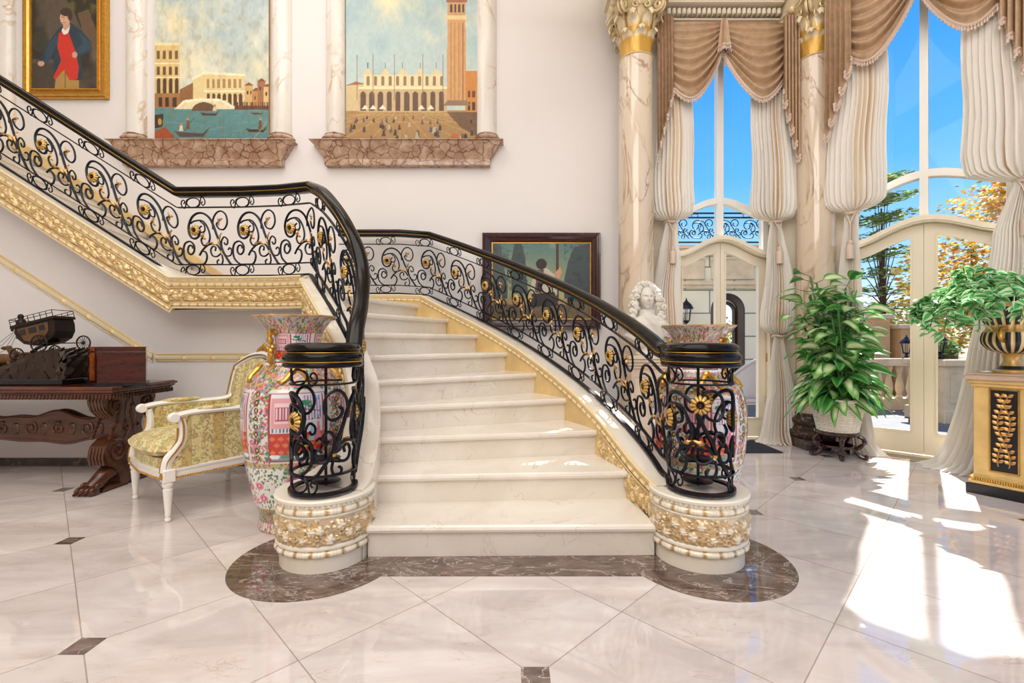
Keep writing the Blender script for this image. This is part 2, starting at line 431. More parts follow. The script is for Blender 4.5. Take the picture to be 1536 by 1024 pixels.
for n in range(1,10):
    z=n*RI; a,c=np.array(I[n]),np.array(O[n])
    b=MB(); nosing(b,a,c,z)
    if n<9:
        a2,c2=np.array(I[n+1]),np.array(O[n+1]); poly=[a,c,c2+(0,.05),a2+(0,.05)]
    else: poly=[a,c,np.array((-1.15,5.52)),np.array((-3.4,5.55)),np.array((-2.9,4.06)),np.array((-1.66,3.95))]
    k=len(poly); b.add([(*p,z) for p in poly]+[(*p,z-.04) for p in poly],[tuple(range(k)),tuple(range(2*k-1,k-1,-1))]+[(i,(i+1)%k,(i+1)%k+k,i+k) for i in range(k)])
    b.build('tread',M['step'],stair,smooth=False)
    b=MB(); d=(c-a)/np.linalg.norm(c-a); up=np.array([-d[1],d[0]]); up=up if up[1]>0 else -up
    A,C=a+up*.012,c+up*.012; A2,C2=A+up*.04,C+up*.04
    b.add([(*A,z-RI-.001),(*C,z-RI-.001),(*C,z-.04),(*A,z-.04),(*A2,z-RI-.001),(*C2,z-RI-.001),(*C2,z-.04),(*A2,z-.04)],[(0,1,2,3),(7,6,5,4),(0,3,7,4),(1,5,6,2)])
    b.build('riser',M['step'],stair,smooth=False)
for k in range(14):
    n=10+k; z=n*RI; xi=-2.92-k*.27; xo=-3.27-k*.27
    b=MB(); a,c=(xi,4.06),(xo,5.56); a=np.array(a);c=np.array(c)
    poly=[a,c,c-(.30,0),a-(.30,0)]
    b.add([(*p,z) for p in poly]+[(*p,z-.04) for p in poly],[(3,2,1,0),(4,5,6,7),(0,1,5,4),(1,2,6,5),(2,3,7,6),(3,0,4,7)])
    b.build('tread',M['step'],stair,smooth=False)
    b=MB(); b.add([(a[0]-.015,a[1],z-RI),(c[0]-.015,c[1],z-RI),(c[0]-.015,c[1],z-.04),(a[0]-.015,a[1],z-.04)],[(0,1,2,3)]); b.build('riser',M['step'],stair,smooth=False)
# far skirting along the back wall (gilt topped)
b=MB(); b.prism([(-3.05,1.60),(-2.2,1.56),(-2.2,1.66),(-3.12,1.72),(-7.2,4.40),(-7.2,4.26)],lambda a,c,d:(a,d,c),5.53,5.599); b.build('skirting',M['ochre'],stair,smooth=False)
# resampling
def resamp(P,ds):
    P=np.array(P,float); L=np.concatenate([[0],np.cumsum(np.linalg.norm(np.diff(P[:,:2],axis=0),axis=1))])
    n=max(2,int(L[-1]/ds)+1); t=np.linspace(0,L[-1],n)
    return np.stack([np.interp(t,L,P[:,k]) for k in range(P.shape[1])],-1),t
def normals(P,side):
    T=np.gradient(P[:,:2],axis=0); T/=np.linalg.norm(T,axis=1)[:,None]
    return np.stack([T[:,1],-T[:,0]],-1)*side,T
def strip(P,side,rows,base,ds=.009,slopefix=True,ampl=1.0):
    """P: (x,y,ztop) polyline; rows (out,dz,kind,v)"""
    P,S=resamp(P,ds); N,T=normals(P,side)
    slope=np.gradient(P[:,2],S); fac=np.sqrt(1+np.clip(slope,-1,1)**2) if slopefix else np.ones(len(P))
    V=np.zeros((len(P),len(rows),3)); C=np.zeros((len(P),len(rows),4)); SL=np.cumsum(np.concatenate([[0],np.linalg.norm(np.diff(P,axis=0),axis=1)]))
    Hh,W=ORN.shape; per=ORN.shape[1]/ORN.shape[0]*.115
    for j,(o,dz,kind,v) in enumerate(rows):
        out=np.full(len(P),float(o)); col=np.tile(np.append(base,0.),(len(P),1))
        if kind=='f':
            ix=((SL/per*W).astype(int))%W; h=ORN[min(int(v*(Hh-1)),Hh-1),ix]; out+=h*.021*ampl
            g=np.clip((h-.12)/.2,0,1)*np.clip((.92-h)/.25,0,1); g=np.clip(g,0,1)[:,None]
            low=GOLD*.78; cc=np.where((h<.12)[:,None],low*.55+base*.45,base*(1-g*.8)+GOLD*g*.8); col[:,:3]=cc; col[:,3]=np.where(h<.12,.5,.55*g[:,0])
        elif kind=='r':
            ph=np.abs(np.sin(SL*PI/.075)); k=(.35+.65*ph**.35); out=out-(1-k)*v
            gm=np.clip(1.3-2.2*ph,0,1)*.9+np.clip(np.abs(np.sin(SL*PI/.012))-.8,0,1)*1.5*(ph>.75); gm=np.clip(gm,0,.9); col[:,:3]=base*(1-gm[:,None])+GOLD*gm[:,None]; col[:,3]=gm
        elif kind=='b':
            ph=(np.sin(SL*PI/.012)>0).astype(float); out+=ph*.004; col[:,:3]=base*(.7+.3*ph[:,None]); 
        elif kind=='g': col[:,:3]=GOLD; col[:,3]=.7
        V[:,j,:2]=P[:,:2]+N*out[:,None]; V[:,j,2]=P[:,2]+dz*fac; C[:,j]=col
    b=MB(); b.grid(V,C); return b
def rows_stringer(depth=.265):
    k=depth/.265; r=[(-.02,0,'p',0),(.028,0,'p',0),(.034,-.008,'p',0),(.028,-.02,'p',0),(.02,-.022,'p',0),(.02,-.026,'b',0),(.02,-.034,'b',0),(.016,-.038,'p',0),(.006,-.05,'p',0),(.006,-.055,'p',0)]
    for i in range(7):
        a=PI*i/6; r.append((.006+.014*math.sin(a),-.070-.013*(-math.cos(a)),'r',.014*math.sin(a)))
    r+=[(.008,-.088,'p',0),(.010,-.094,'g',0),(.0,-.098,'p',0)]
    for i in range(20): r.append((0,-.10-.105*i/19,'f',i/19))
    r+=[(.0,-.206,'p',0),(.012,-.208,'g',0),(.012,-.216,'p',0),(.004,-.222,'p',0)]
    for i in range(6):
        a=PI*i/5; r.append((.004+.011*math.sin(a),-.236+.012*math.cos(a),'r',.011*math.sin(a)))
    r+=[(.004,-.252,'p',0),(0,-.265,'p',0),(-.03,-.268,'p',0)]
    return [(o,z*k if z<-.06 else z,kd,v) for o,z,kd,v in r]
def rows_drum(h=.36,plinth=True):
    r=[(-.05,0,'p',0),(.012,0,'p',0),(.018,-.008,'p',0),(.014,-.022,'p',0),(.004,-.024,'p',0),(.004,-.028,'b',0),(.004,-.036,'b',0),(0,-.04,'p',0)]
    for i in range(8):
        a=PI*i/7; r.append((.0+.016*math.sin(a),-.060+.016*math.cos(a),'r',.016*math.sin(a)))
    r+=[(.004,-.078,'p',0),(.010,-.082,'p',0),(.004,-.092,'p',0)]
    for i in range(26): r.append((0,-.094-.128*i/25,'f',i/25))
    r+=[(.004,-.224,'p',0),(.010,-.230,'p',0),(.010,-.240,'p',0),(.002,-.248,'p',0)]
    for i in range(8):
        a=PI*i/7; r.append((.0+.016*math.sin(a),-.266+.016*math.cos(a),'r',.016*math.sin(a)))
    r+=[(0,-.284,'p',0),(-.008,-.288,'p',0),(-.008,-.36,'p',0)]
    return r
# newel drums
for cx,sd in ((-.995,1),(.995,-1)):
    n=200; P=[(cx+.235*math.cos(2*PI*k/n),2.5+.235*math.sin(2*PI*k/n),.36) for k in range(n+1)]
    bb=strip(P,1,rows_drum(),CREAM,ds=.0065,slopefix=False)
    o=bb.build('newel_drum',M['orn'],stair); lab(o,'cream drum newel with gilded flower band')
    b=MB(); b.lathe([(.001,.352),(.236,.352),(.25,.356),(.001,.3605)],(cx,2.5,0),64); b.build('drum_top',M['curb'],stair)
# rail paths: (x,y,zb,H)
RI_pts=[(-.868,2.55,.375,.70),(-.90,2.70,.48,.74),(-.936,2.90,.62,.77),(-.985,3.08,.79,.79),(-1.06,3.2,.98,.80),(-1.17,3.30,1.16,.80),(-1.30,3.43,1.32,.80),(-1.465,3.61,1.49,.79),(-1.652,3.83,1.68,.72)]
fl=[tuple(p) for p in cat(RI_pts,8)][::-1]
lower_in=[(-5.2,4.0,1.69+.635*(5.2-2.87),.72),(-2.87,4.0,1.69,.72),(-2.3,3.965,1.685,.72),(-1.95,3.91,1.68,.72)]
IN=lower_in+fl
def offs(P,d):
    P=np.array(P,float); N,T=normals(P,1); Q=P.copy(); Q[:,:2]+=N*d; return Q
On=[(*O[n],n*RI) for n in range(1,10)]
Oc=np.array(cat(On,8))
Of=offs(Oc,.12); 
OUTf=[(x,y,max(z+.128,.378),.70) for x,y,z in Of][::-1]
OUTf=[p for p in OUTf if p[1]>2.62]
OUTf=[(-2.0,5.40,1.685,.70),(-1.3,5.40,1.685,.70),(-1.06,5.41,1.67,.70)]+[p for p in OUTf if p[0]>-.97]+[(.865,2.60,.385,.70)]
# drums' rings continue the paths
def ringpath(cx,cy,r,a0,a1,z,Hh,n=40): return [(cx+r*math.cos(a0+(a1-a0)*k/n),cy+r*math.sin(a0+(a1-a0)*k/n),z,Hh) for k in range(n+1)]
IN_full=IN+ringpath(-.985,2.44,.155,R(25),R(-290),.375,.665)
OUT_full=OUTf+ringpath(.985,2.44,.155,R(155),R(470),.375,.665)
# curbs: inner (left) : stair-side edge along I, outer edge off the rail
def curb_top(A,Bp,name,mat):
    A,_=resamp(A,.03); n=len(A); Bq,_=resamp(Bp,.001); idx=np.linspace(0,len(Bq)-1,n).astype(int); Bq=Bq[idx]
    b=MB(); b.fixn=True
    V=np.stack([A,Bq],1); b.grid(V); return b.build(name,mat,stair)
Ic=[(x,y,n*RI) for n,(x,y) in I.items()]
inA=[(-.775,2.42,.362),(-.765,2.55,.40),(-.79,2.75,.52),(-.84,2.98,.68),(-.90,3.14,.86),(-.98,3.24,1.0),(-1.08,3.35,1.16),(-1.2,3.48,1.32),(-1.36,3.65,1.50),(-1.56,3.93,1.68),(-1.95,4.03,1.68),(-2.3,4.07,1.685),(-2.87,4.10,1.69),(-6.7,4.10,1.69+.635*3.83)]
inA=cat(inA[:10],6)+[np.array(p) for p in inA[10:]]
Rrev=np.array(IN)[::-1]; 
no=offs(Rrev,-.085)
inB=[(-1.2,2.60,.362)]+[(x,y,z-.01) for x,y,z,h in no if not (y<2.72)]
# match by simple arc-length fraction pieces: split at landing corner
def split_at(P,x): 
    P=np.array([tuple(p)[:3] for p in P]); k=int(np.argmin(np.abs(P[:,0]-x)+np.abs(P[:,1]-3.9)*.5)); return P[:k+1],P[k:]
a1,a2=split_at(inA,-1.56); b1,b2=split_at(inB,-1.70)
curb_top(a1,b1,'curb',M['curb']); curb_top(a2,b2,'curb',M['curb'])
outB=[(x,y,z-.01) for x,y,z,h in np.array(IN)]
so=offs(np.array([(x,y,z-.01) for x,y,z,h in IN]),.07)      # toward the camera side
so=np.array([p for p in so if not(p[1]<2.74)])
SB=MB()
o=strip(so,1,rows_stringer(),OCH).build('stringer',M['orn'],stair); lab(o,'gilded carved stringer band')
# stair side face of the inner curb
A=np.array([tuple(p) for p in inA]); 
b=MB(); V=np.stack([np.array([(x,y,z) for x,y,z in A]),np.array([(x,y,max(0,z-(.6 if y<3.9 else .2))) for x,y,z in A])],1); b.grid(V); b.build('curb_face',M['curb'],stair)
# wall under the inner flight, back of the stringer
b=MB(); w=offs(np.array([(x,y,z-.01) for x,y,z,h in IN]),.045); w=np.array([p for p in w if p[0]>-1.72 and not p[1]<2.62]); w=np.vstack([[(-1.80,4.28,1.45)],w])
V=np.stack([np.array([(x,y,z-.15) for x,y,z in w]),np.array([(x,y,0) for x,y,z in w])],1); b.grid(V); b.build('under_panel',M['wall'],stair)
# landing soffit
b=MB(); 
xs=np.linspace(-6.7,-2.87,12); 
V=[[(x,3.93,1.42+.635*(-2.87-x)-.02),(x,YL,1.42+.635*(-2.87-x)-.02)] for x in xs]+[[(-2.3,3.9,1.41),(-2.3,YL,1.41)],[(-1.95,3.86,1.41),(-1.95,YL,1.41)],[(-1.68,3.83,1.41),(-1.7,YL,1.41)]]
b.grid(V); b.build('soffit',M['wall'],stair)
# outer curb
oA=[(*O[n],n*RI+.11) for n in range(1,9)]+[(-1.03,5.28,1.66)]
oA[0]=(.785,2.50,.362); oA.insert(1,(.76,2.68,.385)); oA=[(x,y,max(z,.362)) for x,y,z in oA]; oA=cat(oA,8)
oB=offs(np.array([(x,y,z) for x,y,z in oA]),.20)
curb_top(oA,oB,'curb',M['curb'])
land=[(-1.03,5.28,1.66),(-1.3,5.30,1.67),(-2.3,5.31,1.67)]; landB=[(-1.0,5.48,1.66),(-1.3,5.52,1.67),(-2.3,5.52,1.67)]
curb_top(land,landB,'curb',M['curb'])
b=MB(); V=np.stack([np.array([(x,y,z-.03) for x,y,z in oA]),np.array([(x,y,max(0,z-.55)) for x,y,z in oA])],1); b.grid(V)
V=np.stack([np.array([(x,y,z-.03) for x,y,z in land]),np.array([(x,y,z-.3) for x,y,z in land])],1); b.grid(V)
o=b.build('inner_stringer',M['ochre'],stair); lab(o,'smooth ochre panel beside the treads')
r_in=[(-.0,.002,'p',0),(-.012,.0,'p',0),(-.018,-.008,'p',0),(-.014,-.018,'p',0),(-.01,-.022,'p',0),(-.005,-.04,'p',0)]
rr=[(-o_,z,k,v) for o_,z,k,v in r_in]+[(.002,-.044,'g',0)]
for i in range(7):
    a=PI*i/6; rr.append((.002+.014*math.sin(a),-.060+.012*math.cos(a),'r',.014*math.sin(a)))
rr+=[(0,-.076,'p',0)]
full=[(x,y,z) for x,y,z in oA]+land[1:]
o=strip(full,-1,rr,OCH).build('rope_moulding',M['orn'],stair)
# flower band wrapping from drum into the stair side of the outer curb
fb=[(x,y,z) for x,y,z in oA if y<3.25]
rw=[(.006,-.082,'p',0),(.012,-.088,'g',0)]+[(.001,-.094-.125*i/24,'f',i/24) for i in range(25)]+[(.01,-.224,'p',0),(0,-.235,'p',0)]
o=strip(fb,-1,rw,OCH,ds=.0065).build('flower_band',M['orn'],stair)
# outside face of the outer curb
b=MB(); V=np.stack([oB,np.array([(x,y,0) for x,y,z in oB])],1); b.grid(V); b.build('outer_panel',M['wall'],stair)
b=MB(); V=np.stack([np.array(landB),np.array([(x,y,1.0) for x,y,z in landB])],1); b.grid(V); b.build('outer_panel',M['wall'],stair)
# ---------------------------------------------------------------- railings
PAN=[ # (points, radius, kind)
 ([(70,-73),(40,-40),(8,0),(-12,40),(-38,85),(-60,130),(-85,165),(-125,188),(-170,190),(-208,170),(-230,130),(-228,95),(-213,72),(-188,64),(-163,74),(-152,98)],.0078),
 ([(-218,140),(-187,152),(-135,152),(-100,120),(-83,75),(-95,40),(-125,30),(-143,55),(-128,75)],.0060),
 ([(-150,150),(-122,130),(-120,102),(-145,96),(-156,116),(-140,127)],.0055),
 ([(-62,110),(-63,155),(-40,190),(-5,200),(27,180),(35,140),(13,110),(-20,113),(-38,135),(-22,148)],.0060),
 ([(-8,5),(-30,30),(-60,38),(-100,30),(-135,5),(-155,-20)],.0068),
 ([(-200,15),(-210,30),(-230,25),(-235,0),(-215,-15),(-193,0),(-193,30),(-220,50),(-255,40),(-266,5),(-255,-35),(-215,-63),(-165,-70),(-120,-60),(-103,-30),(-110,-5),(-130,2)],.0064),
 ([(0,15),(-3,50),(15,72),(37,60),(38,40),(25,33),(15,45)],.0055),
 ([(5,-5),(35,-22),(60,-18),(68,5),(55,18),(42,8)],.0055),
 ([(-7,-10),(-35,-25),(-65,-20),(-77,5),(-63,25),(-43,20),(-47,2)],.0058),
 ([(0,-15),(7,-45),(-5,-68),(-25,-67),(-33,-50),(-20,-40)],.0055)]
def bord(yc):
    E=[(-200+45*math.cos(a),yc+24*math.sin(a)) for a in np.linspace(0,2*PI,17)[:-1]]
    S1=[(-238,yc-16),(-255,yc-26),(-275,yc-20),(-283,yc),(-270,yc+14),(-258,yc+4),(-266,yc-6)]; S1=[(-228,yc+20),(-246,yc+10)]+S1[1:]
    S2=[(-400-x,2*yc-y) for x,y in S1]
    return E,S1,S2
def railing(name,path,pitch,label,starts,newel):
    P,S=resamp(path,.01); L=S[-1]
    root=thing(name,(float(P[-60][0]),float(P[-60][1]),.36),label,'railing',group=None)
    N,_=normals(P,1); K=.7/(.7)
    def pt(u,v,w=0):
        u=min(max(u,0),L); f=u/L*(len(P)-1); i=min(int(f),len(P)-2); t=f-i; p=P[i]*(1-t)+P[i+1]*t; n=N[i]
        return np.array([p[0]+n[0]*w,p[1]+n[1]*w,p[2]+v*p[3]/.7])
    def line(v,r,flat=None,u0=0,u1=L,w=0,n=6,st=.03): 
        m=int((u1-u0)/st)+2; return [pt(u0+(u1-u0)*i/(m-1),v,w) for i in range(m)]
    # bars
    for nm,v,hw,hh in (('bottom_rail',0.006,.016,.007),('lower_rail',.10,.010,.0045),('upper_rail',.575,.010,.0045)):
        b=MB(); u=np.arange(0,L,.02); rows=[]
        prof=[(-hw,-hh),(hw,-hh),(hw,hh),(-hw,hh)]
        V=[[pt(x,v+dz,dw) for dw,dz in prof] for x in u]
        b.grid(V,cv=True); b.build(nm,M['iron'],root,smooth=False)
    # hand rail
    ue=L-.03
    prof=[(-.026,-.034),(-.034,-.028),(-.034,-.018),(-.026,-.012),(-.030,-.004),(-.036,.004),(-.034,.018),(-.022,.030),(0,.035),(.022,.030),(.034,.018),(.036,.004),(.030,-.004),(.026,-.012),(.034,-.018),(.034,-.028),(.026,-.034)]
    prof=[(x*1.25,z*1.22+.004) for x,z in prof]
    b=MB(); u=np.arange(0,ue+.02,.02); V=[[pt(x,.70+dz,dw) for dw,dz in prof] for x in u]; b.grid(V,cv=True); hr=b.build('handrail',M['rail'],root,angle=60)
    b=MB()
    for sgn in (-1,1):
        b.tube([pt(x,.70-.007,sgn*.0365) for x in u],.0036,5)
    b.build('gilt_line',M['gold'],hr)
    kx=pitch/342*.0+pitch/342
    def rosette(uu,v,par,kr):
        c=pt(uu,v); i=min(int(uu/L*(len(P)-1)),len(P)-2); n2=N[i]; t2=np.array([-n2[1],n2[0]]); b=MB()
        for sg in (1,-1):
            G=[];C=[]
            for a in np.linspace(0,2*PI,49)[:-1]:
                row=[];cr=[]
                for rr_,dd in ((.004,.016),(.010,.020),(.014,.012),(.024,.022),(.036,.018),(.048,.004)):
                    kk=(.82+.18*abs(math.cos(6*a)) if rr_>.014 else 1)*kr
                    row.append(c+np.array([t2[0]*math.cos(a)*rr_*kk+n2[0]*sg*dd,t2[1]*math.cos(a)*rr_*kk+n2[1]*sg*dd,math.sin(a)*rr_*kk]))
                    g=lin((222,176,92)) if rr_>.015 and abs(math.cos(6*a))>.25 else lin((44,30,22)); cr.append((*g,.55))
                G.append(row);C.append(cr)
            b.grid(G,C,cu=True)
        return b.build('rosette',M['orn'],par)
    for uo,vv in newel: rosette(L-uo,vv,root,1.05)
    u0=starts; k=0
    while u0<L-.03:
        def mp(x,y): return pt(u0+x*pitch/342,.209+(y+0)*.00167)
        b=MB(); cnt=0
        for pts,r in PAN:
            if u0+min(x for x,y in pts)*pitch/342<0: continue
            q=cat([(x,y,0) for x,y in pts],5)
            b.tube([mp(x,max(min(y,212),-64)) for x,y,_ in q],r*(1.35 if u0>L-.95 else 1.2),6); cnt+=1
        for yc in (243,-92):
            if u0-283*pitch/342<0: continue
            E,S1,S2=bord(yc); b.tube([mp(x,y) for x,y in E],.0052,5,closed=True)
            b.tube([mp(x,y) for x,y,_ in cat([(x,y,0) for x,y in S1],4)],.005,5); b.tube([mp(x,y) for x,y,_ in cat([(x,y,0) for x,y in S2],4)],.005,5)
        if not b.v: u0+=pitch; continue
        pn=b.build('scroll_panel',M['iron'],root)
        if u0-187*pitch/342>0.02: rosette(u0-187*pitch/342,.209+105*.00167,pn,1.0)
        b=MB()
        def leaf(x,y,ang,ln,wd):
            ln,wd=ln*.85,wd*.8
            g=[]
            for i in range(6):
                t=i/5; wdt=wd*math.sin(PI*min(t*.9+.08,1))*(1+.25*math.cos(i*PI)); cx_=x+math.cos(ang)*ln*t; cy_=y+math.sin(ang)*ln*t
                g.append([mpw(cx_-math.sin(ang)*wdt*s_,cy_+math.cos(ang)*wdt*s_,.006+.010*math.sin(PI*t)-.006*abs(s_)) for s_ in (-1,0,1)])
            b.grid(g)
            g2=[[mpw2(p) for p in row] for row in g]
        def mpw(x,y,w): return pt(u0+x*pitch/342,.209+y*.00167,w)
        def mpw2(p): return p
        for grp in ((((-30,33,2.9,60,9),(-80,44,3.5,45,8)),) if u0>L-.95 else (((-128,72,-.6,26,10),(-128,72,1.2,28,9),(-128,70,2.6,24,9)),((-15,150,.6,28,9),(-15,150,2.2,26,9),(-15,148,-1.9,26,9)),((-12,28,1.9,48,8),(-14,60,1.2,42,8)),((-30,33,2.9,60,9),(-80,44,3.5,45,8)))):
            b=MB()
            for x,y,a,l,w_ in grp:
                if u0+x*pitch/342>.03: leaf(x,y,a,l,w_)
            if b.v: b.build('gilt_leaf',M['brass'],pn)
        b=MB(); b.tube([mpw(-1,-6,0),mpw(0,3,0)],.0125,8); b.build('collar',M['gold'],pn)
        u0+=pitch; k+=1
    return root,pt,L

rin,ptI,LI=railing('stair_railing',IN_full,.44,'black scrolled iron railing with gilt rosettes left of the stairs, rising to the upper flight',.09,[])
rout,ptO,LO=railing('stair_railing',OUT_full,.455,'black scrolled iron railing with gilt rosettes right of the stairs, before the landscape painting',.35,[(.60,.47),(.14,.47)])
for root,cx in ((rin,-.985),(rout,.985)):
    b=MB(); b.lathe([(.001,1.045),(.10,1.045),(.165,1.047),(.190,1.056),(.191,1.066),(.175,1.074),(.173,1.082),(.184,1.090),(.187,1.101),(.18,1.116),(.160,1.126),(.13,1.129),(.001,1.129)],(cx,2.44,0),56)
    cap=b.build('newel_cap',M['rail'],root)
    b=MB(); P=[(cx+.178*math.cos(a),2.44+.178*math.sin(a),1.078) for a in np.linspace(0,2*PI,90)[:-1]]; b.tube(P,.0042,5,closed=True); b.build('gilt_line',M['gold'],cap)
    b=MB(); b.tube([(cx,2.47,.375),(cx,2.47,1.04)],.008,8)
    for z in (.40,.52): b.lathe([(.001,z-.004),(.07,z-.004),(.075,z),(.07,z+.004),(.001,z+.004)],(cx,2.47,0),28)
    b.build('centre_post',M['iron'],root)
# ---------------------------------------------------------------- wall mouldings on the left wall
def chair_rail(name,P):
    P,S=resamp(P,.01); b=MB(); rows=[(0,.042),(.012,.040),(.016,.032),(.010,.026),(.014,.015),(.020,.0),(.016,-.016),(.010,-.024),(.014,-.030),(.0,-.036)]
    V=[];C=[]
    slope=(P[-1][2]-P[0][2])/max(S[-1],.01); f=math.sqrt(1+slope*slope)
    for p,s in zip(P,S):
        row=[];cr=[]
        for j,(o_,dz) in enumerate(rows):
            k=0
            if 4<=j<=6:
                ph=s*f/.26; fr=abs(ph-round(ph)); k=.010*math.exp(-(fr/.06)**2)+.003*abs(math.sin(s*140))
            row.append((p[0],YL-o_-k,p[2]+dz*f)); g=lin((236,206,140)) if (j in (1,2) or k>.006) else lin((232,214,176))
            cr.append((*g,.45 if (j in (1,2) or k>.006) else 0))
        V.append(row);C.append(cr)
    b.grid(V,C); o=b.build(name,M['orn'],None); return struct(o)
chair_rail('trim_4',[(-3.25,0,.985),(-1.9,0,.985)])
chair_rail('trim_1',[(-5.4,0,1.885+.645*.71),(-3.28,0,.985+.0)])
# ---------------------------------------------------------------- paintings
def veduta_canal():
    A=Art(190,330,232,-80,403,211); X,Y=A.X,A.Y
    t=np.clip((Y+80)/260,0,1); A.a[:]=np.array((172,192,196))*(1-t[...,None])+np.array((204,208,192))*t[...,None]
    n=A.noise(3,5,2)+.25*(A.noise(9,12,5)-.5); A.blend((n-.42)*3.2,(238,226,184)); A.blend((A.noise(4,6,9)-.55)*2.5,(250,244,222)); A.blend((A.noise(3,4,12)-.6)*2,(150,176,186))
    # distant quay
    A.poly([(232,150),(403,150),(403,211),(232,211)],(96,140,138)); 
    for k in range(60):
        y=152+A.rs.rand()*58; x=232+A.rs.rand()*170; A.line(x,y,x+5+A.rs.rand()*14,y,.8,(120,166,160),.5)
    # gothic-free plain palace on the left
    A.rect(232,66,270,150,(226,196,130)); A.rect(232,64,271,68,(246,226,170))
    for x in range(236,270,9): A.rect(x,76,x+4,88,(120,88,56)); A.rect(x,100,x+4,112,(110,78,50)); A.rect(x,120,x+5,140,(90,64,44)); A.ell(x+2.5,120,2.5,3,(90,64,44))
    A.rect(232,94,271,96,(250,232,190)); A.rect(232,115,271,117,(250,232,190)); A.rect(232,140,272,162,(168,120,70))
    for x in (238,248,259): A.rect(x,146,x+6,160,(70,50,40))
    # low houses
    A.poly([(270,150),(270,134),(292,122),(292,150)],(150,104,64)); 
    A.poly([(290,160),(290,116),(306,109),(366,112),(366,160)],(232,208,150)); A.poly([(288,117),(306,107),(368,111),(368,114),(306,111),(288,120)],(252,238,200))
    for x in range(310,364,8): A.rect(x,118,x+4,132,(176,140,90)); A.rect(x,143,x+5,158,(96,66,46)); A.ell(x+2.5,143,2.5,3.2,(96,66,46))
    A.rect(306,135,367,138,(250,234,190))
    for x,h,c in ((367,128,(214,176,110)),(378,136,(196,140,84)),(386,122,(170,116,76)),(395,130,(224,190,130))): A.rect(x,h,x+12,162,c); A.poly([(x-1,h),(x+6,h-5),(x+13,h)],(150,78,52)); A.rect(x+3,h+8,x+5,h+13,(80,56,44)); A.rect(x+8,h+8,x+10,h+13,(80,56,44))
    # flat quay with steps
    A.poly([(262,163),(276,152),(340,150),(352,163)],(236,220,176)); A.ell(306,166,18,13,(110,80,54)); A.poly([(262,163),(276,150),(300,147),(330,148),(352,160),(352,163),(330,152),(300,151),(278,154)],(250,240,206)); A.rect(280,166,352,180,(96,140,138))
    A.rect(352,158,403,164,(120,76,50))
    for k in range(40): x=352+A.rs.rand()*50; A.rect(x,153,x+1,163,(90,60,44),.8)
    def boat(x,y,l,c): A.poly([(x,y),(x+l*.15,y+5*l/30),(x+l*.8,y+5*l/30),(x+l,y-4*l/30),(x+l*.78,y+2*l/30),(x+l*.2,y+1*l/30)],c)
    boat(300,168,30,(84,52,36)); boat(366,178,0.1,(0,0,0)); boat(368,192,34,(70,44,34)); boat(262,196,54,(96,72,62)); boat(376,168,20,(90,60,40))
    for x,y,h,c in ((282,178,15,(120,90,60)),(272,186,10,(226,214,190)),(390,178,15,(110,84,54)),(322,158,8,(220,200,160))): A.ell(x,y,2,2,(190,140,104)); A.poly([(x-2,y+2),(x+2,y+2),(x+3,y+h),(x-3,y+h)],c)
    A.line(276,196,292,176,.8,(90,60,40)); A.line(380,208,400,182,.8,(190,170,130))
    A.poly([(232,196),(248,190),(262,204),(258,211),(232,211)],(172,84,48)); A.poly([(232,172),(246,170),(244,190),(232,192)],(60,52,48)); A.ell(240,182,3,5,(200,150,60))
    A.blend((A.noise(30,30,21)-.5)*.5,(120,90,50)); A.grain(9); return A
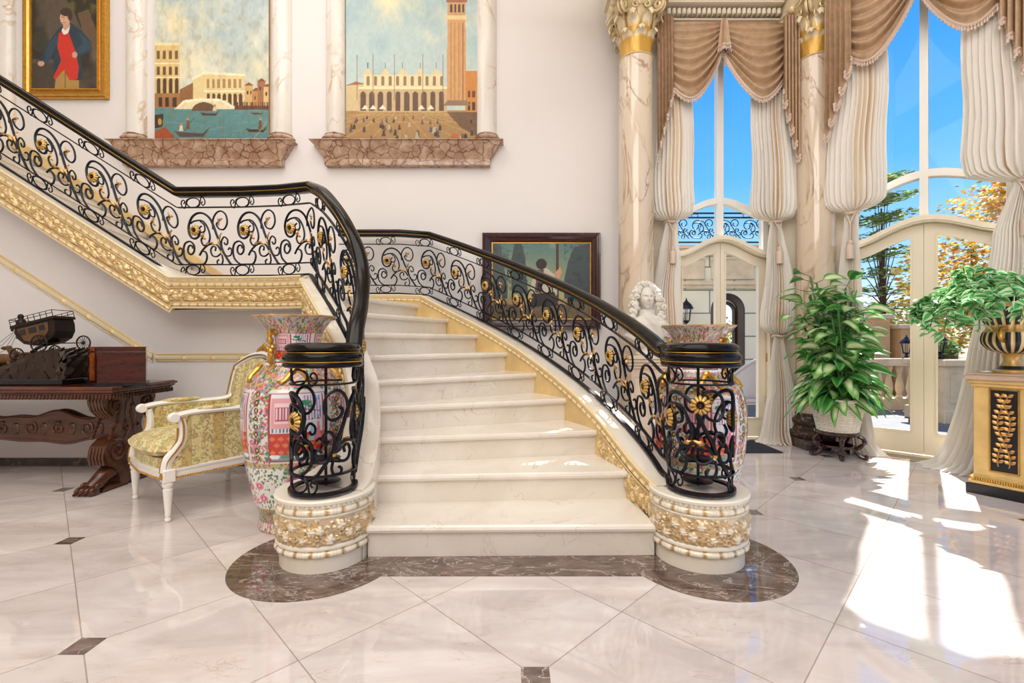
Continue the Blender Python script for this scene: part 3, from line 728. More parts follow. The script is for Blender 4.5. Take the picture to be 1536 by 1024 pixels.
def veduta_square():
    A=Art(215,330,519,-80,716,211); X,Y=A.X,A.Y
    t=np.clip((Y+80)/260,0,1)[...,None]; A.a[:]=np.array((178,200,196))*(1-t)+np.array((196,212,206))*t
    n=A.noise(3,5,31)+.25*(A.noise(9,12,35)-.5); A.blend((n-.45)*3.2,(240,230,190)); A.blend((A.noise(4,6,39)-.58)*2.4,(156,186,194))
    A.rect(519,165,716,211,(176,134,78)); 
    for k in range(-6,9): A.line(600,160,600+k*48,214,.9,(206,172,112),.8)
    for y in (172,182,196): A.line(519,y,716,y,.7,(206,172,112),.7)
    A.rect(519,126,548,166,(214,190,140)); A.poly([(519,128),(534,122),(550,126)],(170,110,70))
    # long two-storey arcaded hall with plain gables
    A.rect(538,132,670,168,(206,178,128)); A.rect(538,130,670,133,(246,230,180))
    for x in range(541,668,13): A.rect(x,142,x+8,166,(104,74,52)); A.ell(x+4,142,4,5,(104,74,52)); 
    A.rect(546,112,664,131,(236,218,168)); 
    for x in range(550,662,11): A.rect(x,117,x+5,128,(150,120,84)); A.ell(x+2.5,117,2.5,3,(150,120,84))
    for x in (552,578,604,630,654): A.poly([(x-9,112),(x,102),(x+9,112)],(226,206,160)); A.line(x,102,x,94,1,(120,110,100))
    for x,r in (): A.poly([(x-r,108),(x-r*.95,98),(x-r*.55,90-r*.3),(x,86-r*.4),(x+r*.55,90-r*.3),(x+r*.95,98),(x+r,108)],(160,166,184)); A.line(x,84-r*.4,x,74-r*.4,1.4,(120,126,140))
    for x in (536,560,592,634,664): A.line(x,150,x,82,.9,(150,100,70))
    # tower
    A.poly([(670,152),(671,28),(698,28),(699,152)],(212,160,100)); 
    for x in (676,682,688,694): A.line(x,34,x,150,1,(164,106,66))
    A.rect(669,22,700,29,(236,206,150)); A.rect(671,4,698,23,(206,160,104)); 
    for x in (675,681,687,693): A.rect(x,8,x+3,19,(90,56,40)); A.ell(x+1.5,8,1.5,2,(90,56,40))
    A.rect(669,-2,700,4,(170,100,66)); A.poly([(671,-2),(698,-2),(690,-60),(680,-60)],(140,86,62)); 
    A.rect(698,106,716,168,(206,138,62)); 
    for x in (701,708): A.rect(x,136,x+4,146,(110,60,34)); A.rect(x,153,x+4,165,(70,44,34))
    A.poly([(664,158),(672,150),(700,150),(706,158)],(150,120,90)); A.poly([(670,168),(716,168),(716,205),(690,190)],(96,68,48),.75)
    for x in (548,560,574,632,646): A.poly([(x-5,163),(x,157),(x+5,163)],(246,232,206))
    for k in range(46):
        x=522+A.rs.rand()*190; y=170+A.rs.rand()*36; h=4+(y-168)*.18; c=[(70,56,48),(120,90,66),(190,176,150),(90,80,96),(60,44,36)][k%5]
        A.poly([(x-h*.16,y),(x+h*.16,y),(x+h*.32,y+h),(x-h*.32,y+h)],c); A.ell(x,y-.8,1,1.2,(150,104,76))
    A.ell(682,206,6,6,(206,104,40)); A.grain(9,2); return A
def portrait():
    A=Art(120,190,48,-60,146,133); X,Y=A.X,A.Y
    A.a[:]=(92,80,66); A.blend((A.noise(3,4,41)-.45)*3,(128,112,92)); A.blend((A.noise(3,4,44)-.5)*4,(52,44,36))
    A.poly([(110,-60),(146,-60),(146,60),(120,40),(112,20),(100,0)],(50,44,28)); A.blend(((A.noise(10,14,46)-.5)*4)*((X>95)&(Y<22)),(96,88,46)); A.poly([(116,20),(132,14),(146,50),(146,80),(128,60)],(104,82,60))
    A.ell(60,62,12,16,(60,58,46)); A.rect(48,92,82,133,(72,62,52)); A.rect(48,88,80,94,(92,80,66))
    A.poly([(88,42),(106,34),(122,46),(136,62),(136,76),(120,84),(124,118),(104,128),(84,126),(80,100),(84,70),(66,96),(58,92),(74,62)],(44,62,74)) # coat
    A.poly([(66,92),(74,64),(84,52),(88,60),(72,96)],(52,74,88)); A.poly([(118,48),(136,64),(134,74),(118,82),(112,76),(124,66)],(56,78,92))
    A.poly([(88,50),(102,44),(106,58),(112,74),(118,100),(116,118),(104,122),(98,106),(86,122),(80,116),(92,90),(86,70)],(206,54,38)) # waistcoat
    A.poly([(84,118),(96,104),(104,120),(118,120),(118,133),(82,133)],(176,140,76)); A.line(98,106,98,133,1.5,(130,98,52))
    A.poly([(92,46),(100,34),(105,40),(102,50),(96,52)],(236,232,220)); A.poly([(96,30),(104,30),(105,40),(98,46),(94,42)],(206,160,130))
    A.ell(97,27,7,10,(216,172,140)); A.ell(99,18,8.5,6.5,(70,52,40)); A.ell(105,24,3.5,7,(70,52,40)); A.line(93,26,96,26,1.1,(90,60,46)); A.line(100,26,102.5,26,1.1,(90,60,46)); A.line(96.5,27,95.5,31,.9,(186,136,108)); A.line(94,34,98.5,34,1.1,(176,84,72))
    A.ell(62,95,5,4,(206,160,130)); A.ell(112,82,4,4.5,(206,160,130)); A.grain(7,3); return A
def landscape():
    A=Art(180,130,739,365,885,478); X,Y=A.X,A.Y
    t=np.clip((Y-365)/80,0,1)[...,None]; A.a[:]=np.array((84,120,118))*(1-t)+np.array((178,170,112))*t
    A.blend((A.noise(8,5,51)-.5)*3,(130,150,118)); 
    A.poly([(739,365),(752,368),(756,400),(762,430),(762,478),(739,478)],(74,84,84)); A.poly([(772,366),(782,364),(788,385),(792,440),(768,440),(766,395)],(60,74,70)); A.poly([(846,420),(852,392),(860,372),(872,368),(885,365),(885,478),(846,478)],(64,78,82)); A.blend((A.noise(26,20,55)-.5)*2.4*((X>846)|(X<792)),(46,54,58))
    A.rect(739,452,885,478,(110,94,66)); A.rect(752,448,850,456,(170,140,96)); A.blend((A.noise(30,8,57)-.5)*3*(Y>452),(66,66,70))
    A.rect(834,366,838,452,(74,44,34))
    A.poly([(800,414),(806,404),(820,402),(832,412),(836,440),(828,456),(800,456),(796,430)],(196,184,164)); A.poly([(806,404),(816,404),(812,440),(802,438)],(92,70,70)); A.poly([(832,410),(840,400),(843,408),(836,422)],(206,150,120)); A.poly([(798,440),(832,438),(838,458),(794,460)],(44,38,36)); A.ell(812,396,8,8,(40,30,26)); A.grain(8,4); return A
def wall_art(name,loc,label,art,x0,y0,x1,y1,Y,cat_='painting'):
    t=thing(name,loc,label,cat_)
    a=at(x0,y0,Y);c=at(x1,y1,Y)
    panel_from_art('canvas',art,lambda u,v:(a[0]+(c[0]-a[0])*u,Y,a[2]+(c[2]-a[2])*v),M['vc'],t)
    return t,a,c
def frame4(name,a,c,Y,prof,mat,parent,colf=None,world=True):
    """prof: (outward offset from opening, forward) rows around rectangle a(top-left)..c(bottom-right)"""
    b=MB(); V=[]
    for sx,sz,x,z in ((-1,1,a[0],a[2]),(1,1,c[0],a[2]),(1,-1,c[0],c[2]),(-1,-1,a[0],c[2])):
        V.append([(x+sx*o_,Y-f,z+sz*o_) for o_,f in prof])
    b.grid(V,cu=True); return b.build(name,mat,parent,smooth=False)
t,a,c=wall_art('canal_painting',(-3.6,5.55,1.9),'tall canal scene with boats and pale buildings above the left marble ledge',veduta_canal(),232,-80,403,211,5.56)
b=MB(); b.box(a[0],c[0],5.565,5.6,c[2],a[2]); b.build('stretcher',M['goldp'],t)
t,a,c=wall_art('square_painting',(-1.2,5.55,1.9),'tall city square scene with a brick tower and long arcade above the right ledge',veduta_square(),519,-80,716,211,5.56)
b=MB(); b.box(a[0],c[0],5.565,5.6,c[2],a[2]); b.build('stretcher',M['goldp'],t)
t,a,c=wall_art('portrait_painting',(-5.3,5.55,2.0),'gold-framed portrait of a standing gentleman in a red waistcoat',portrait(),48,-60,146,133,5.555)
fo=frame4('frame',a,c,5.6,[(-.002,.04),(.0,.055),(.012,.052),(.018,.04),(.035,.045),(.05,.062),(.075,.072),(.092,.068),(.098,.05),(.106,.055),(.112,.03),(.112,0)],M['gold'],t)
t,a,c=wall_art('landscape_painting',(.36,5.55,1.2),'dark wood framed landscape painting of a seated figure seen from behind, behind the right railing',landscape(),739,365,885,478,5.555)
frame4('frame',a,c,5.6,[(.014,.05),(.02,.055),(.03,.062),(.05,.07),(.075,.085),(.09,.09),(.098,.08),(.118,.085),(.125,.06),(.125,0)],pm('mahogany_frame',(62,22,20),.22,0,coat=.4,var=6),t)
frame4('inner_frame',a,c,5.6,[(-.002,.046),(.004,.05),(.010,.05),(.014,.046)],M['gold'],t)
# pale margins between canvas and half columns
for k,(x0,x1) in enumerate(((212,232),(403,404),(518,519),(716,717))): pass
def ledge(x0,x1,label):
    Y=5.52; t=thing('marble_ledge',(at((x0+x1)/2,230,Y)[0],5.6,at(0,248,Y)[2]),label,'ledge',group=None)
    a=at(x0,212,Y);c=at(x1,248,Y); H=a[2]-c[2]
    b=MB(); rows=[(1.0,0,.0),(1.0,0,.16),(1.0,.03,.165),(.985,.05,.15),(.97,.055,.145),(.90,.5,.10),(.88,.6,.085),(.86,.72,.075),(.86,.76,.09),(.86,.9,.095),(.86,1,.09),(.86,1,0)]
    m=(a[0]+c[0])/2; hw=(c[0]-a[0])/2; V=[]
    L_=[];R_=[]
    for k,f,d in rows: L_.append((m-hw*k,5.6-d-.0,a[2]-H*f)); R_.append((m+hw*k,5.6-d,a[2]-H*f))
    V=[[(p[0],5.6,p[2]) for p in L_],L_,R_,[(p[0],5.6,p[2]) for p in R_]]
    b.grid(V); b.box(m-hw,m+hw,5.44,5.6,a[2]-.002,a[2]); b.build('slab',M['brown'],t,angle=30)
    for px in ((196,418) if x0<300 else (500,730)):
        x=at(px,200,Y)[0]; b=MB(); b.lathe([(.001,.105),(.125,.105),(.135,.095),(.130,.085),(.15,.07),(.165,.05),(.160,.03),(.145,.028),(.15,.022),(.172,.016),(.175,0)][::-1],(x,5.6,a[2]),24,a0=PI,a1=2*PI,sy=.85)
        b.build('column_base',M['brown'],t)
    return a[2]+.1
zt=ledge(165,442,'brown veined marble ledge under the canal painting')
ledge(467,755,'brown veined marble ledge under the city square painting')
labs=['slim white marble half column left of the canal painting','slim white marble half column right of the canal painting','slim white marble half column left of the city square painting','slim white marble half column right of the city square painting','slim white marble half column left of the gold-framed portrait']
for px,l in zip((196,417,500,729,-4),labs):
    x=at(px,200,5.5)[0]; b=MB(); b.lathe([(.122,zt-.002 if px>0 else 3.2),(.12,zt+.3),(.118,6.6)],(x,5.6,0),28,a0=PI,a1=2*PI,sy=.8)
    o=b.build('half_column',M['whitemar'],None); tag(o,l,'column','white half columns on the back wall')
# niche margins (raised pale strips either side of canvases)
b=MB()
for p0,p1 in ((213,231),(404,406)): 
    b.box(at(p0,0,5.57)[0],at(p1,0,5.57)[0],5.585,5.6,zt-.09,6.3)
# ---------------------------------------------------------------- big columns
def capital(c,z0,hh,r):
    b=MB(); b.col=(*lin((226,204,160)),.25)
    b.lathe([(r*.98,-.02),(r*1.08,-.01),(r*1.06,.0),(r*.92,.01),(r*.92,hh*.55),(r*1.15,hh*.8),(r*1.5,hh*.9)],(c[0],c[1],z0),32)
    def leafC(a,zb,h,w,out,col):
        G=[];C=[]
        for i in range(11):
            t=i/10; ro=r*.95+out*(t**2.2)*1.0; zz=zb+h*(math.sin(t*PI*.56)/math.sin(PI*.5)) if t<.9 else zb+h*(1-.10*(t-.9)/.1*1.6)
            wd=w*(math.sin(PI*min(1,.22+t*.72))**.7)*(1+.12*math.cos(t*22)); row=[];cr=[]
            for j in range(7):
                s_=(j-3)/3; aa=a+s_*wd/max(ro,.01); rr_=ro+.018*(1-s_*s_)-.016*abs(math.cos(s_*8))
                row.append((c[0]+rr_*math.cos(aa),c[1]+rr_*math.sin(aa),z0+zz-.025*abs(s_)*t)); g=lin((214,166,76)) if (j in(0,6) or i<5) else lin((232,218,186)); cr.append((*g,(.4 if (j in (0,6) or i<5) else .0)))
            G.append(row);C.append(cr)
        b.grid(G,C)
    for k in range(8): leafC(2*PI*k/8,0,hh*.42,.075,.09,0)
    for k in range(8): leafC(2*PI*(k+.5)/8,.02,hh*.66,.07,.12,0)
    for k in range(4):
        a=PI/4+PI/2*k; ca,sa=math.cos(a),math.sin(a)
        for sg in (-1,1):
            P=[]
            for i in range(30):
                t=i/29; th=t*PI*3.4; rr_=.07*(1-t*.8); 
                px_=r*1.55+.0-rr_*math.cos(th)+.0; pz=hh*.80-.01+rr_*math.sin(th)*-1
                P.append((c[0]+ca*px_-sa*sg*.018,c[1]+sa*px_+ca*sg*.018,z0+pz))
            P=[(c[0]+ca*r*.95-sa*sg*.05,c[1]+sa*r*.95+ca*sg*.05,z0+hh*.45),(c[0]+ca*r*1.15-sa*sg*.03,c[1]+sa*r*1.15+ca*sg*.03,z0+hh*.7)]+P
            b.tube(P,.016,6)
        a=PI/2*k; ca,sa=math.cos(a),math.sin(a)
        for sg in (-1,1):
            P=[]
            for i in range(18):
                t=i/17; th=t*PI*2.6; rr_=.045*(1-t*.75); off=.06-rr_*math.cos(th)
                P.append((c[0]+ca*(r*1.2)-sa*sg*off,c[1]+sa*(r*1.2)+ca*sg*off,z0+hh*.78+rr_*math.sin(th)))
            b.tube(P,.011,6)
        b.ball((c[0]+ca*r*1.45,c[1]+sa*r*1.45,z0+hh*.93),(.045,.045,.05),10,6)
    ab=[]
    for k in range(4):
        a0=PI/4+PI/2*k; ab.append((math.cos(a0-.06)*r*2.05,math.sin(a0-.06)*r*2.05)); ab.append((math.cos(a0+.06)*r*2.05,math.sin(a0+.06)*r*2.05))
        for q_ in (.3,.5,.7): aa=a0+q_*PI/2; ab.append((math.cos(aa)*r*1.42,math.sin(aa)*r*1.42))
    b.col=(*lin((234,218,186)),.1)
    b.prism(ab,lambda x,y,d:(c[0]+x,c[1]+y,z0+d),hh*.88,hh*.95); b.prism([(x*1.05,y*1.05) for x,y in ab],lambda x,y,d:(c[0]+x,c[1]+y,z0+d),hh*.95,hh)
    return b
def column(x,y,label,rot=0):
    t=thing('marble_column',(x,y,0),label,'column'); zc=4.21
    b=MB(); r=.19; P=[(r*1.02,.36)]+[(r*(1.0-.10*max(0,(k/20-.3))**1.5),.36+(zc-.36)*k/20) for k in range(21)]
    b.lathe(P,(x,y,0),48); b.build('shaft',M['shaft'],t)
    capital((x,y),zc,.61,r*.93).build('capital',M['orn'],t)
    b=MB(); b.box(x-.27,x+.27,y-.27,y+.27,0,.10); b.lathe([(.26,.10),(.275,.125),(.275,.15),(.25,.175),(.225,.19),(.215,.22),(.225,.245),(.235,.26),(.235,.285),(.215,.305),(.20,.33),(.20,.36),(.001,.36)],(x,y,0),40); b.build('base',M['dark'],t)
    # entablature block above
    b=MB(); b.col=(*lin((232,216,184)),0)
    b.box(x-.26,x+.26,y-.26,y+.30,4.82,4.95); b.box(x-.30,x+.30,y-.30,y+.30,4.95,5.0); b.box(x-.27,x+.27,y-.27,y+.30,5.0,5.6); b.build('entablature',M['orn'],t,smooth=False)
column(1.36,5.12,'tall veined marble column with gilt leaf capital behind the white bust')
column(3.33,5.12,'tall veined marble column with gilt leaf capital between the two arched windows')
# ring beam running from the first column towards the room
b=MB(); b.col=(*lin((232,216,184)),0)
c0=np.array((1.25,5.0)); dv=np.array((-.80,-.6)); nv=np.array((.6,-.8))
def TR(s,i,z): p=c0+dv*s+nv*i; return (p[0],p[1],z)
T1=TR; TR=lambda s,i,z:T1(s,i,z-.08)
b.box(0,3.5,-.12,.22,4.92,5.6,T=TR); b.box(0,3.5,-.17,.27,4.98,5.04,T=TR)
for k in range(34): b.box(.05+k*.1,.11+k*.1,-.15,-.10,4.92,4.98,T=TR); b.box(.05+k*.1,.11+k*.1,.22,.25,4.92,4.98,T=TR)
struct(b.build('trim_5',M['orn'],smooth=False))
# ---------------------------------------------------------------- windows and doors
def bell(s,hw): return .5+.5*math.cos(PI*min(1,abs(s)/hw))
def archstrip(b,T,s0,s1,lo,hi,i0,i1,n=16):
    vs=[];fs=[]
    for k in range(n+1):
        s=s0+(s1-s0)*k/n
        vs+=[T(s,i0,lo(s)),T(s,i1,lo(s)),T(s,i1,hi(s)),T(s,i0,hi(s))]
    for k in range(n):
        a=4*k;c=4*(k+1)
        for j in range(4): fs.append((a+j,c+j,c+(j+1)%4,a+(j+1)%4))
    fs+=[(0,1,2,3),(4*n+3,4*n+2,4*n+1,4*n)]
    b.add(vs,fs)
def window(T,hw,st,n,ztop):
    # upper window
    root=bpy.data.objects.new('window_%d'%n,None); COL.objects.link(root); root.location=T(0,0,2.3); ROOTM[root.name]=Matrix.Translation(root.location); root['kind']='structure'
    b=MB(); tr=lambda s:2.60+.19*bell(s,hw*1.15)
    archstrip(b,T,-hw,hw,lambda s:tr(s)-.035,lambda s:tr(s)+.035,-.16,-.06)
    b.box(-.032,.032,-.16,-.055,2.3,ztop,T=T); b.box(-hw,-hw+.06,-.16,-.06,2.15,ztop,T=T); b.box(hw-.06,hw,-.16,-.06,2.15,ztop,T=T); b.box(-hw,hw,-.16,-.06,ztop-.07,ztop,T=T)
    b.build('window_frame',M['frame'],root,smooth=False)
    for sg in (-1,1):
        b=MB(); b.fixn=False; x0,x1=sorted((sg*.03,sg*(hw-.05)))
        b.add([T(x0,-.11,2.2),T(x1,-.11,2.2),T(x1,-.11,ztop-.05),T(x0,-.11,ztop-.05)],[(0,1,2,3)]); b.build('pane',M['glass'],root,smooth=False)
    d=bpy.data.objects.new('door_%d'%n,None); COL.objects.link(d); d.location=T(0,0,0); ROOTM[d.name]=Matrix.Translation(d.location); d['kind']='structure'
    head=lambda s:2.16+.19*bell(s,hw); 
    b=MB(); archstrip(b,T,-hw-.03,hw+.03,lambda s:head(s)-.035,lambda s:head(s)+.015,-.20,.03); archstrip(b,T,-hw-.01,hw+.01,lambda s:head(s)-.05,lambda s:head(s)-.03,-.20,.015)
    for sg in (-1,1):
        x0,x1=sorted((sg*(hw-.02),sg*(hw+.05))); b.box(x0,x1,-.20,.01,0,2.16,T=T)
    b.build('door_frame',M['doorp'],d,smooth=False)
    for sg in (-1,1):
        b=MB(); f=lambda a,c:sorted((sg*a,sg*c))
        o1=hw-.025; i1,i2=-.13,-.07
        x0,x1=f(.002,st); archstrip(b,T,x0,x1,lambda s:.02,lambda s:head(s)-.055,i1,i2,4)
        x0,x1=f(o1-.085,o1); archstrip(b,T,x0,x1,lambda s:.02,lambda s:head(s)-.055,i1,i2,4)
        x0,x1=f(st,o1-.085); b.box(x0,x1,i1,i2,.02,.235,T=T); archstrip(b,T,x0,x1,lambda s:head(s)-.16,lambda s:head(s)-.055,i1,i2,12)
        # glazing bead
        b.box(x0,x1,i2,i2+.012,.225,.245,T=T); 
        for e in (x0,x1): archstrip(b,T,e-.008,e+.008,lambda s:.235,lambda s:head(s)-.16,i2,i2+.012,2)
        archstrip(b,T,x0,x1,lambda s:head(s)-.17,lambda s:head(s)-.152,i2,i2+.012,10)
        lf=b.build('door_leaf',M['doorp'],d,smooth=False)
        b=MB(); b.fixn=False; vs=[T(x0,-.10,.23),T(x1,-.10,.23)]+[T(x1+(x0-x1)*k/8,-.10,head(x1+(x0-x1)*k/8)-.155) for k in range(9)]
        b.add(vs,[tuple(range(len(vs)))]); b.build('pane',M['glass'],lf,smooth=False)
        for z in (.45,.95,1.35,1.85):
            b=MB(); b.tube([T(sg*(hw-.02),-.05,z-.05),T(sg*(hw-.02),-.05,z+.05)],.009,8); b.build('hinge',M['brass'],lf)
    pass
window(TA,.56,.055,1,4.5); window(TB,.62,.095,2,4.65)
# ---------------------------------------------------------------- drapery
M['drape']=vcol('striped_silk',.55,0,trans=.18,bumpn=60)
M['swag']=pm('damask_taupe',(198,164,130),.48,0,var=14,bumpn=120)
M['fringe']=pm('pearl_fringe',(214,190,172),.3,bumpn=200)
CS=[(4.0,.0)]
def interp_secs(secs,n):
    S=np.array(secs,float)[::1]; t=np.concatenate([[0],np.cumsum(np.abs(np.diff(S[:,0]))+.6*np.abs(np.diff(S[:,2])))]); tt=np.linspace(0,t[-1],n)
    return np.stack([np.interp(tt,t,S[:,k]) for k in range(S.shape[1])],-1)
def pleat(T,secs,npl,seed,name,parent,nz=110):
    rs=np.random.RandomState(seed); S=interp_secs(secs,nz); nth=npl*7; th=np.linspace(0,2*PI,nth,endpoint=False)
    stripe=rs.rand(npl); amp=1.0+.7*rs.rand(npl); ph=rs.rand(npl)*1.2
    V=[];C=[]
    for k,(z,sc,w,ic,d,a) in enumerate(S):
        row=[];cr=[]
        wv=.012*math.sin(z*5+seed)
        for j,t in enumerate(th):
            p=int(j/7)%npl; rr_=1+a*(math.cos(npl*t+.5*math.sin(z*3+ph[p]))*amp[p]); lw=wv*(1 if w>.1 else .2)
            s=sc+lw+w*math.cos(t)*rr_; i=ic+d*math.sin(t)*rr_; row.append(T(s,max(i,.03),z))
            q_=stripe[p]; base=(242,236,226) if q_>.45 else ((230,208,178) if q_>.2 else (214,182,146)); 
            if (j%7)in(0,1,5,6): base=(244,238,228)
            cr.append((*lin(base),0))
        V.append(row);C.append(cr)
    b=MB(); b.grid(V,C,cv=True); return b.build(name,M['drape'],parent,angle=80)
def tassel(T,s,i,z,parent,L=.42):
    b=MB(); b.tube([T(s-.05,i,z+.02),T(s-.02,i+.02,z-.05),T(s,i+.03,z-.12)],.007,6); b.tube([T(s+.05,i,z+.02),T(s+.02,i+.02,z-.05),T(s,i+.03,z-.12)],.007,6)
    b.tube([T(s,i+.03,z-.1),T(s,i+.03,z-L+.12)],.006,6)
    c=T(s,i+.035,0); b.lathe([(.001,z-L+.14),(.016,z-L+.13),(.024,z-L+.11),(.018,z-L+.09),(.028,z-L+.08),(.033,z-L+.07),(.036,z-L-.06),(.001,z-L-.06)],(c[0],c[1],0),14)
    b.build('tassel',M['fringe'],parent)
def tie(T,s,i,z,parent):
    b=MB(); b.tube([T(s+.062*math.cos(a),i+.06*math.sin(a),z+.008*math.sin(a*3)) for a in np.linspace(0,2*PI,25)[:-1]],.014,6,closed=True); b.build('tieback',M['fringe'],parent)
def drape(T,label,secs,ties,seed,npl=34,rz=0,tas=True):
    c=T(secs[-1][1],.2,0); t=thing('drape',c,label,'curtain',group='striped silk drapes at the arched windows')
    pleat(T,secs,npl,seed,'cloth',t)
    for s,i,z in ties: tie(T,s,i,z,t)
    if tas: tassel(T,ties[0][0],ties[0][1]+.04,ties[0][2],t)
def sec2(sc0,sc1,w0,wb):
    return [(4.62,sc0,w0*.9,.14,.05,.13),(3.6,sc0,w0*.95,.15,.06,.13),(2.95,sc0,w0*1.0,.16,.09,.12),(2.70,sc0,w0*1.05,.16,.12,.10),(2.58,sc0,w0,.16,.12,.09),(2.52,sc0,w0*.72,.16,.09,.09),(2.50,sc0,w0*.25,.15,.05,.10),(2.47,sc0,.05,.15,.04,.12),(2.40,sc0,.06,.15,.04,.14),(2.1,sc0+(sc1-sc0)*.5,.105,.15,.06,.14),(1.7,sc1,wb*.85,.15,.08,.13),(1.45,sc1,wb,.15,.10,.11),(1.30,sc1,wb*.98,.15,.10,.1),(1.235,sc1,wb*.6,.15,.08,.1),(1.22,sc1,.05,.15,.04,.1),(1.16,sc1,.045,.15,.04,.12),(.9,sc1+.01,.085,.15,.05,.15),(.5,sc1+.02,.14,.16,.07,.16),(.12,sc1+.03,.19,.17,.09,.16),(.03,sc1+.04,.22,.18,.11,.2),(.006,sc1+.05,.26,.19,.15,.24)]
drape(TA,'striped cream silk drape left of the narrow arched window, behind the white bust',sec2(-.66,-.70,.23,.16),[(-.66,.15,2.48),(-.70,.15,1.2)],3)
drape(TA,'twice-gathered striped cream silk drape right of the narrow arched window',sec2(.53,.56,.25,.18),[(.53,.15,2.48),(.56,.15,1.2)],5)
sL=[(4.72,-.52,.21,.14,.05,.13),(3.6,-.52,.22,.15,.06,.13),(2.9,-.54,.24,.16,.09,.12),(2.68,-.55,.25,.16,.12,.10),(2.56,-.55,.24,.16,.12,.09),(2.50,-.55,.17,.16,.09,.09),(2.48,-.55,.06,.15,.05,.10),(2.42,-.55,.05,.15,.04,.12),(2.2,-.56,.06,.15,.04,.14),(1.5,-.57,.10,.15,.07,.14),(.8,-.56,.12,.15,.08,.15),(.1,-.54,.15,.17,.09,.16),(.006,-.52,.20,.2,.12,.22)]
drape(TB,'striped cream silk drape hanging behind the tall green houseplant',sL,[(-.55,.15,2.46)],8)
sR=[(4.72,.62,.27,.16,.06,.13),(3.8,.61,.28,.17,.08,.13),(3.1,.62,.30,.18,.12,.12),(2.8,.63,.32,.18,.15,.10),(2.62,.64,.30,.18,.15,.09),(2.55,.65,.2,.18,.1,.09),(2.52,.66,.07,.17,.05,.10),(2.46,.66,.06,.17,.05,.12),(2.1,.62,.13,.18,.07,.13),(1.4,.62,.20,.22,.11,.13),(.8,.56,.24,.25,.15,.13),(.2,.50,.29,.28,.19,.13),(.05,.48,.33,.30,.22,.14),(.006,.46,.40,.32,.27,.16)]
drape(TB,'wide striped cream silk drape puddling on the floor beside the urn pedestal',sR,[(.66,.17,2.5)],11,npl=38)
def swag(T,s0,s1,ztop,dr0,dr1,sag,parent,seed):
    U=np.linspace(0,1,64);Vv=np.linspace(0,1,70); G=[]
    ph=seed
    def P(u,v):
        sp=math.sin(PI*min(max(u,0),1)); z=ztop-v*(dr0*(1-u)+dr1*u)-v*sag*sp**.72; a=min(1,sp*2.2)
        return T(s0+(s1-s0)*(u+ .03*math.sin(PI*2*u)*v), .17+.12*sp**.6*(.25+.75*v)+.040*math.sin(2*PI*(7.5*v**.85)+1.5*u+ph)*a*(.35+.65*v if v<.93 else .5)+.02, z)
    for u in U: G.append([P(u,v) for v in Vv])
    b=MB(); b.grid(G); o=b.build('swag',M['swag'],parent,angle=85)
    fringe([P(u,1.0) for u in np.linspace(.0,1,200)],o)
def fringe(pts,parent):
    pts=[np.array(p) for p in pts]; L=np.concatenate([[0],np.cumsum([np.linalg.norm(pts[i+1]-pts[i]) for i in range(len(pts)-1)])]); n=max(4,int(L[-1]/.022)); b=MB()
    A=np.array(pts); q_=[np.array([np.interp(L[-1]*k/n,L,A[:,j]) for j in range(3)]) for k in range(n+1)]
    b.tube(q_,.012,6)
    for k,p in enumerate(q_):
        l=.045+.008*(k%2); b.lathe([(.001,0),(.008,-.008),(.004,-.016),(.010,-.024),(.009,-l),(.001,-l-.004)],(p[0],p[1],p[2]-.004),6)
    o=b.build('fringe',M['fringe'],parent)
def tail(T,s0,s1,ztop,zin,zout,parent,seed):
    # s0 outer, s1 inner
    G=[];n=72; npl=5
    def P(u,v): 
        zb=zout+(zin-zout)*(abs(u)); z=ztop-(ztop-zb)*v; zig=.035*math.sin(2*PI*npl*u)
        return T(s0+(s1-s0)*u+.012*math.cos(2*PI*npl*u+1)*(.4+.6*v), .30+zig*(.5+.5*v)+.03, z+.05*math.cos(2*PI*npl*u)*v)
    for k in range(n): G.append([P(k/(n-1),v) for v in np.linspace(0,1,30)])
    b=MB(); b.grid(G); o=b.build('tail',M['swag'],parent,angle=85); fringe([P(k/120,1.0) for k in range(121)],o)
def valance(T,sl,sm,sr,zt,label,w=.24):
    t=thing('valance',T(sm,.1,zt-.1),label,'curtain valance')
    b=MB(); b.box(sl-.04,sr+.04,.02,.13,zt-.02,zt+.03,T=T); b.build('pelmet_board',M['swag'],t,smooth=False)
    swag(T,sl,sm,zt,.45,.26,.52,t,0); swag(T,sm,sr,zt,.26,.45,.52,t,1.7)
    tail(T,sl-.05,sl+w,zt,zt-.85,zt-1.58,t,1); tail(T,sr+.05,sr-w,zt,zt-.85,zt-1.58,t,2)
    b=MB(); c=T(sm,.26,0)
    G=[]
    for k in range(25):
        a=2*PI*k/24; G.append([(c[0]+(.03+.03*v)*(1+.25*math.cos(6*a))*math.cos(a),c[1]+(.03+.03*v)*(1+.25*math.cos(6*a))*math.sin(a),zt-.30*v) for v in np.linspace(0,1,8)])
    b.grid(G); o=b.build('jabot',M['swag'],t,angle=80); fringe([G[k][-1] for k in range(25)],o)
valance(TA,-.82,-.10,.64,4.69,'taupe swagged valance with tasselled fringe over the narrow arched window',.13)
valance(TB,-.70,-.03,.66,4.80,'taupe swagged valance with tasselled fringe over the wide arched window, at the top right',.17)
